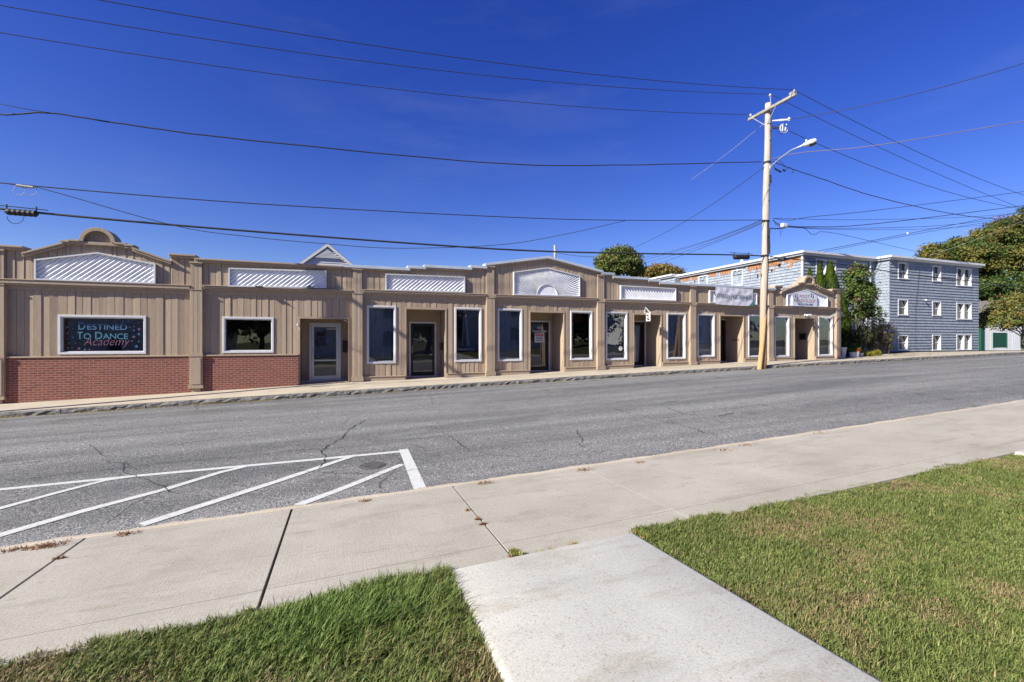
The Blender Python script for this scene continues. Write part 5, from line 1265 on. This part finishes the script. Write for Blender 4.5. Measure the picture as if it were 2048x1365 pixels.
# big autumn trees on the right
AU = [(.032, .06, .016), (.055, .09, .022), (.08, .115, .028), (.125, .14, .034), (.17, .155, .04), (.23, .15, .04)]
OR = [(.12, .14, .034), (.14, .12, .03), (.25, .14, .035), (.34, .16, .045), (.20, .10, .03)]
spec = [((1868, 522, 20, 26), (1862, 508, 9, 12), (1878, 512, 11, 14)),
        ((1928, 525, 42, 42), (1910, 508, 18, 18), (1927, 492, 18, 16), (1945, 500, 24, 26), (1960, 560, 32, 40)),
        ((2000, 505, 50, 48), (1975, 478, 26, 20), (2005, 462, 26, 20), (2030, 472, 30, 26), (1990, 540, 50, 40)),
        ((2080, 480, 70, 60), (2050, 450, 30, 24), (2100, 440, 50, 34), (2060, 520, 40, 50)),
        ((1990, 600, 60, 50), (1960, 590, 34, 34), (2030, 590, 50, 44), (2070, 600, 50, 50))]
labs = ['small autumn tree top showing just above the right end of the blue block', 'dark green tree directly right of the blue block roof', 'tall tree with orange patches in the middle of the right-hand wood', 'tallest tree at the right edge behind the wires', 'dark lower tree filling the gap above the white house roof']
for k, s in enumerate(spec):
    D = (34, 33, 35, 31, 29)[k]; B = [blob_at(x, y, D, a, b) for x, y, a, b in s]; c0 = P(s[0][0], s[0][1], D)
    tree('autumn_tree', (c0.x, D, -1.2), 10, B, (9000, 30000, 36000, 22000, 22000)[k], .15, (AU+OR[:1], AU, AU+OR, AU, AU[:4])[k], labs[k], 31+k, .35, 'big autumn trees at the right', clump=.95, perclump=100)
# small maple in front of the white house
B = [blob_at(x, y, 21.5, a, b) for x, y, a, b in ((2005, 636, 44, 24), (1982, 645, 28, 20), (2030, 612, 34, 24), (1998, 622, 24, 18), (2040, 650, 34, 22), (1970, 652, 14, 14), (2075, 635, 40, 34), (2050, 600, 24, 16))]
bc = P(2046, 700, 21.5); tree('young_maple', (bc.x, 21.5, -.9), 4.2, B, 7500, .11, [(.08, .11, .022), (.14, .16, .035), (.11, .13, .03), (.20, .18, .045), (.22, .12, .05)], 'young yellow-green maple in front of the white house', 41, .10, clump=.38, perclump=18)
# arborvitae
def conifer(base, w, h, lab, seed, n=9000):
    e = empty('arborvitae', base, lab, 'tree', 'arborvitae beside the last shop'); r = np.random.default_rng(seed); bx, by, bz = base
    t = r.random(n)**.8; an = r.uniform(0, 2*np.pi, n); lump = 1+.14*np.sin(an*5+t*9)+.10*np.sin(an*11-t*17)
    rad = w*(np.clip(1-t, 0, 1)**.85)*(.35+.65*np.clip(t/.12, 0, 1))*lump*r.uniform(.62, 1.10, n); p = np.stack([bx+rad*np.cos(an), by+rad*np.sin(an), bz+.1+t*(h-.1)], 1)
    o = np.stack([np.cos(an), np.sin(an), np.zeros(n)], 1); s = .07*r.uniform(.6, 1.4, n)[:, None]; upv = o*.35+np.array([0, 0, 1])+r.normal(size=(n, 3))*.22
    sd = np.stack([-np.sin(an), np.cos(an), np.zeros(n)], 1)+r.normal(size=(n, 3))*.5
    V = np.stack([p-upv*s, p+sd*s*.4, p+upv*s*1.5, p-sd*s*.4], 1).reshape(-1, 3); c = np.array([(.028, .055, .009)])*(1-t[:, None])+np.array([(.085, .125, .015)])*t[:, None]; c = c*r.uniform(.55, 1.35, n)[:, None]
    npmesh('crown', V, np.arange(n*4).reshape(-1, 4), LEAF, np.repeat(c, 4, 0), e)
    MB().tube([(bx, by, bz-.2), (bx, by, bz+h*.8)], [.09, .02], 8).build('trunk', BARK, e)
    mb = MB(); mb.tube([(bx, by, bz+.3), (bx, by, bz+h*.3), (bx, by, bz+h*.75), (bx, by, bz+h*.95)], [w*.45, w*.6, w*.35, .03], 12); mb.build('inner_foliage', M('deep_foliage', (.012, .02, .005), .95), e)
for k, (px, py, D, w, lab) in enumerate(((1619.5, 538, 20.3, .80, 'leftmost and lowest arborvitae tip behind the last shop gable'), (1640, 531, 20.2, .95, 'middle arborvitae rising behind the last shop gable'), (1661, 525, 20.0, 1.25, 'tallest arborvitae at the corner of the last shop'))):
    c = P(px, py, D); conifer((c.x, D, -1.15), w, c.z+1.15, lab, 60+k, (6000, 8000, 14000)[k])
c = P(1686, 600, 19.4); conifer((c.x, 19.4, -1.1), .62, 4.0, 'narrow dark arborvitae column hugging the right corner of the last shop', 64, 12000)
# flowering tree in the gap
B = [blob_at(x, y, 19.3, a, b) for x, y, a, b in ((1712, 560, 24, 26), (1725, 600, 26, 26), (1708, 590, 20, 30), (1735, 625, 20, 22), (1712, 540, 14, 14), (1728, 575, 20, 20), (1715, 635, 24, 18))]
bc = P(1712, 700, 19.3); tree('flowering_tree', (bc.x, 19.3, -1.0), 5.2, B, 6000, .08, [(.04, .075, .016), (.065, .105, .022), (.10, .145, .032), (.15, .19, .045), (.07, .11, .022), (.28, .10, .09)], 'leafy small tree with pinkish tips between the shops and the blue block', 51, .07, clump=.27, perclump=18)
# shrubs
def shrub(c, w, h, n, cols, lab, seed, stems=9, size=.05):
    e = empty('garden_shrub', c, lab, 'shrub', 'shrubs beside the blue block'); rr = random.Random(seed); mb = MB(); B = []
    for k in range(stems):
        a = rr.uniform(0, 6.28); d = w*rr.uniform(.1, .9); hh = h*rr.uniform(.6, 1); t = Vector((c[0]+d*math.cos(a), c[1]+d*math.sin(a)*.6, c[2]+hh)); b_ = Vector(c)+Vector((d*.25*math.cos(a), d*.2*math.sin(a), 0))
        mb.tube([b_, b_.lerp(t, .5)+Vector((0, 0, .05)), t], [.014, .010, .005], 5); B += [(*b_.lerp(t, q), .13*w+.05, .13*w+.05, .2*h) for q in (.35, .6, .85)]
    mb.build('stem', BARK, e); leaves('foliage', B, n, size, cols, e, seed=seed, clump=.16, perclump=10)
SH = [(.05, .07, .02), (.08, .10, .03), (.13, .13, .05), (.18, .11, .07)]
def gp(px, D): x = X(px, D); return (x, D, far_z(x, 17.8)-.03)
shrub(gp(1718, 18.6), .8, 1.9, 2600, [(.03, .05, .012), (.05, .07, .02), (.08, .09, .03)], 'dark bushy shrub under the flowering tree', 71, 14)
shrub(gp(1742, 19.0), .9, 2.2, 1800, SH, 'brown-green shrub in front of the blue block downpipe', 72, 16)
shrub(gp(1762, 19.2), .8, 2.9, 1700, [(.16, .13, .09), (.22, .17, .12), (.10, .10, .04)], 'tall stemmy reddish shrub at the corner of the blue block', 73, 20)
shrub(gp(1775, 19.2), .7, 1.9, 1100, SH, 'lower twiggy shrub right of the tall reddish one', 74, 12)
shrub(gp(1699, 18.5), .5, .9, 1200, [(.05, .09, .02), (.09, .14, .03)], 'small green bush behind the white planter', 75, 8)
shrub(gp(1752, 18.3), .55, .35, 1200, [(.28, .26, .03), (.35, .30, .04), (.18, .20, .03)], 'low yellow groundcover plant at the foot of the shrubs', 76, 8, .04)
shrub(gp(1735, 18.3), .5, .3, 900, [(.15, .16, .03), (.22, .20, .04)], 'low olive groundcover between the red flowers and the yellow plant', 77, 8, .04)
def pot(px, py, D, r0, r1, h, lab, flowers=None, sq=False):
    x = X(px, D); z = far_z(x, 17.8); e = empty('planter', (x, D, z), lab, 'planter'); n = 4 if sq else 16; mb = MB()
    mb.tube([(x, D, z-.02), (x, D, z+h*.9), (x, D, z+h*.9), (x, D, z+h), (x, D, z+h), (x, D, z+h-.04)], [r0, r1, r1*1.08, r1*1.1, r1*.92, r1*.9], n); mb.build('pot', TERRA, e)
    if flowers: 
        leaves('foliage', [(x, D, z+h+.12, r1*1.1, r1*1.1, .18)], 500, .04, [(.05, .10, .02), (.08, .15, .03)], e, seed=int(px), clump=.1, perclump=8)
        if flowers == 'red': leaves('flowers', [(x+.02, D-.1, z+h+.1, r1*.9, r1*.7, .14)], 420, .035, [(.55, .02, .015), (.65, .05, .03)], e, seed=int(px)+1, clump=.07, perclump=10)
pot(1687.5, 0, 18.1, .09, .17, .62, 'tall tapered white planter at the right corner of the shops', None, True)
pot(1705, 0, 18.2, .13, .18, .30, 'white round pot holding bright red flowers beside the groundcover', 'green')
pot(1711.5, 0, 18.1, .13, .19, .34, 'red geraniums in a pale pot beneath the flowering tree', 'red')
pot(1721, 0, 18.3, .11, .15, .22, 'small pale pot with green leaves right of the red flowers', 'green')
# ================================================================ street side behind the camera (shows in the window glass)
def opp_house(x0, y1, w, d, h, lab):
    z0 = lawn_z(x0+w/2, -4)-.15; e = empty('opposite_house', (x0+w/2, y1, z0), lab, 'house', 'houses behind the lawn'); mb = MB(); z = z0-.2
    wins = [(x0+w*f-.5, x0+w*f+.5, z0+zz, z0+zz+1.5) for f in (.2, .5, .8) for zz in (1.0, 3.7)]
    shingles(mb, (0, y1, 0), (1, 0, 0), (0, 1, 0), x0, x0+w, z, z0+h, wins, .15, .012); mb.box(x0, x0+w, y1-d, y1-d+.1, z, z0+h); mb.box(x0, x0+.1, y1-d+.1, y1-.13, z, z0+h); mb.box(x0+w-.1, x0+w, y1-d+.1, y1-.13, z, z0+h); mb.build('wall', CLAP, e)
    mb = MB(); ym = y1-d/2; pr = [(y1+.4, z0+h-.1), (ym, z0+h+d*.3), (y1-d-.4, z0+h-.1), (y1-d-.4, z0+h-.25), (ym, z0+h+d*.3-.2), (y1+.4, z0+h-.25)]; a = [(x0-.3, p, q) for p, q in pr]; b = [(x0+w+.3, p, q) for p, q in pr]
    mb.mesh(a+b, [(0, 1, 2, 3, 4, 5), (11, 10, 9, 8, 7, 6)]+[(k, (k+1) % 6, (k+1) % 6+6, k+6) for k in range(6)]); mb.build('roof', M('roof_dark', (.07, .07, .075), .9), e)
    for o in wins: sash_window(e, (0, y1, 0), (1, 0, 0), (0, 1, 0), *o)
opp_house(-4, -9, 10, 8, 5.6, 'white clapboard house behind the lawn, seen only mirrored in the shop windows')
opp_house(12, -11, 11, 8, 5.2, 'second white house behind the lawn, mirrored in the middle shop windows')
opp_house(-24, -9, 14, 8, 5.6, 'fourth white house behind the lawn, mirrored in the leftmost shop windows')
opp_house(34, -12, 12, 8, 5.8, 'third white house behind the lawn, mirrored in the right shop windows')
for k, x in enumerate((9.0, 28.5, 51, -7.5)):
    B = [(x+random.uniform(-1.5, 1.5), -14+random.uniform(-1, 1), random.uniform(.5, 5), 2.4, 2.2, 1.8) for _ in range(8)]
    tree('garden_tree', (x, -14, -1.4), 7, B, 3500, .3, AU, ['leafy tree between the first and second house behind the lawn', 'leafy tree between the second and third house behind the lawn', 'leafy tree past the third house behind the lawn', 'leafy tree left of the first house behind the lawn'][k], 90+k, .25, 'trees behind the lawn', clump=1.2, perclump=20)
# ================================================================ light, sky, camera
EL = math.atan2(2.5, math.hypot(3.6, 1)); src = Vector((-3.6, -1, 2.5)).normalized()
su = bpy.data.lights.new('sun', 'SUN'); su.energy = 5.0; su.angle = R(.53); su.color = (1, .955, .84)
so = bpy.data.objects.new('sun', su); col.objects.link(so); so.rotation_euler = src.to_track_quat('Z', 'Y').to_euler()
w = bpy.data.worlds.new('World'); sc.world = w; w.use_nodes = True; t = w.node_tree
bg = t.nodes['Background']; sky = t.nodes.new('ShaderNodeTexSky'); sky.sky_type = 'NISHITA'; sky.sun_disc = False
sky.sun_elevation = EL; sky.sun_rotation = math.atan2(src.x, src.y); sky.air_density = 1.0; sky.dust_density = .35; sky.ozone_density = 4.0
hs = t.nodes.new('ShaderNodeHueSaturation'); hs.inputs['Saturation'].default_value = 1.31; hs.inputs['Hue'].default_value = .533; hs.inputs['Value'].default_value = 1.32
t.links.new(sky.outputs[0], hs.inputs['Color'])
# thin cirrus streaks
v = coord(t, (1.1, 1.1, 6.0), 'Generated', (0, 0, .3)); mp = v.node; mp.inputs['Rotation'].default_value = (.15, .25, .5)
f = noise(t, v, 1.6, 7, .62); f2 = noise(t, coord(t, (1, 1, 1.5), 'Generated', (1, 2, 0)), 1.3, 3)
k = math_(t, 'MULTIPLY', ramp(t, f, [(.5, L(0, 0, 0)), (.78, L(1, 1, 1))]), ramp(t, f2, [(.45, L(0, 0, 0)), (.7, L(1, 1, 1))]))
o = mix(t, math_(t, 'MULTIPLY', k, .12), hs.outputs[0], (5.5, 6.0, 7.2, 1))
t.links.new(o, bg.inputs[0]); bg.inputs[1].default_value = .056
sc.view_settings.view_transform = 'Standard'; sc.view_settings.look = 'None'; sc.view_settings.gamma = 1; sc.view_settings.exposure = 1.0; sc.view_settings.use_curve_mapping = False
cam = bpy.data.cameras.new('camera'); cam.sensor_width = 36; cam.lens = 36*F/2048; cam.clip_start = .05; cam.clip_end = 2000
co = bpy.data.objects.new('camera', cam); col.objects.link(co); co.location = (0, 0, 0); co.rotation_euler = (R(90), 0, -math.atan2(CV, SV)); sc.camera = co
sc.cycles.max_bounces = 6; sc.cycles.transparent_max_bounces = 12; sc.cycles.use_denoising = True
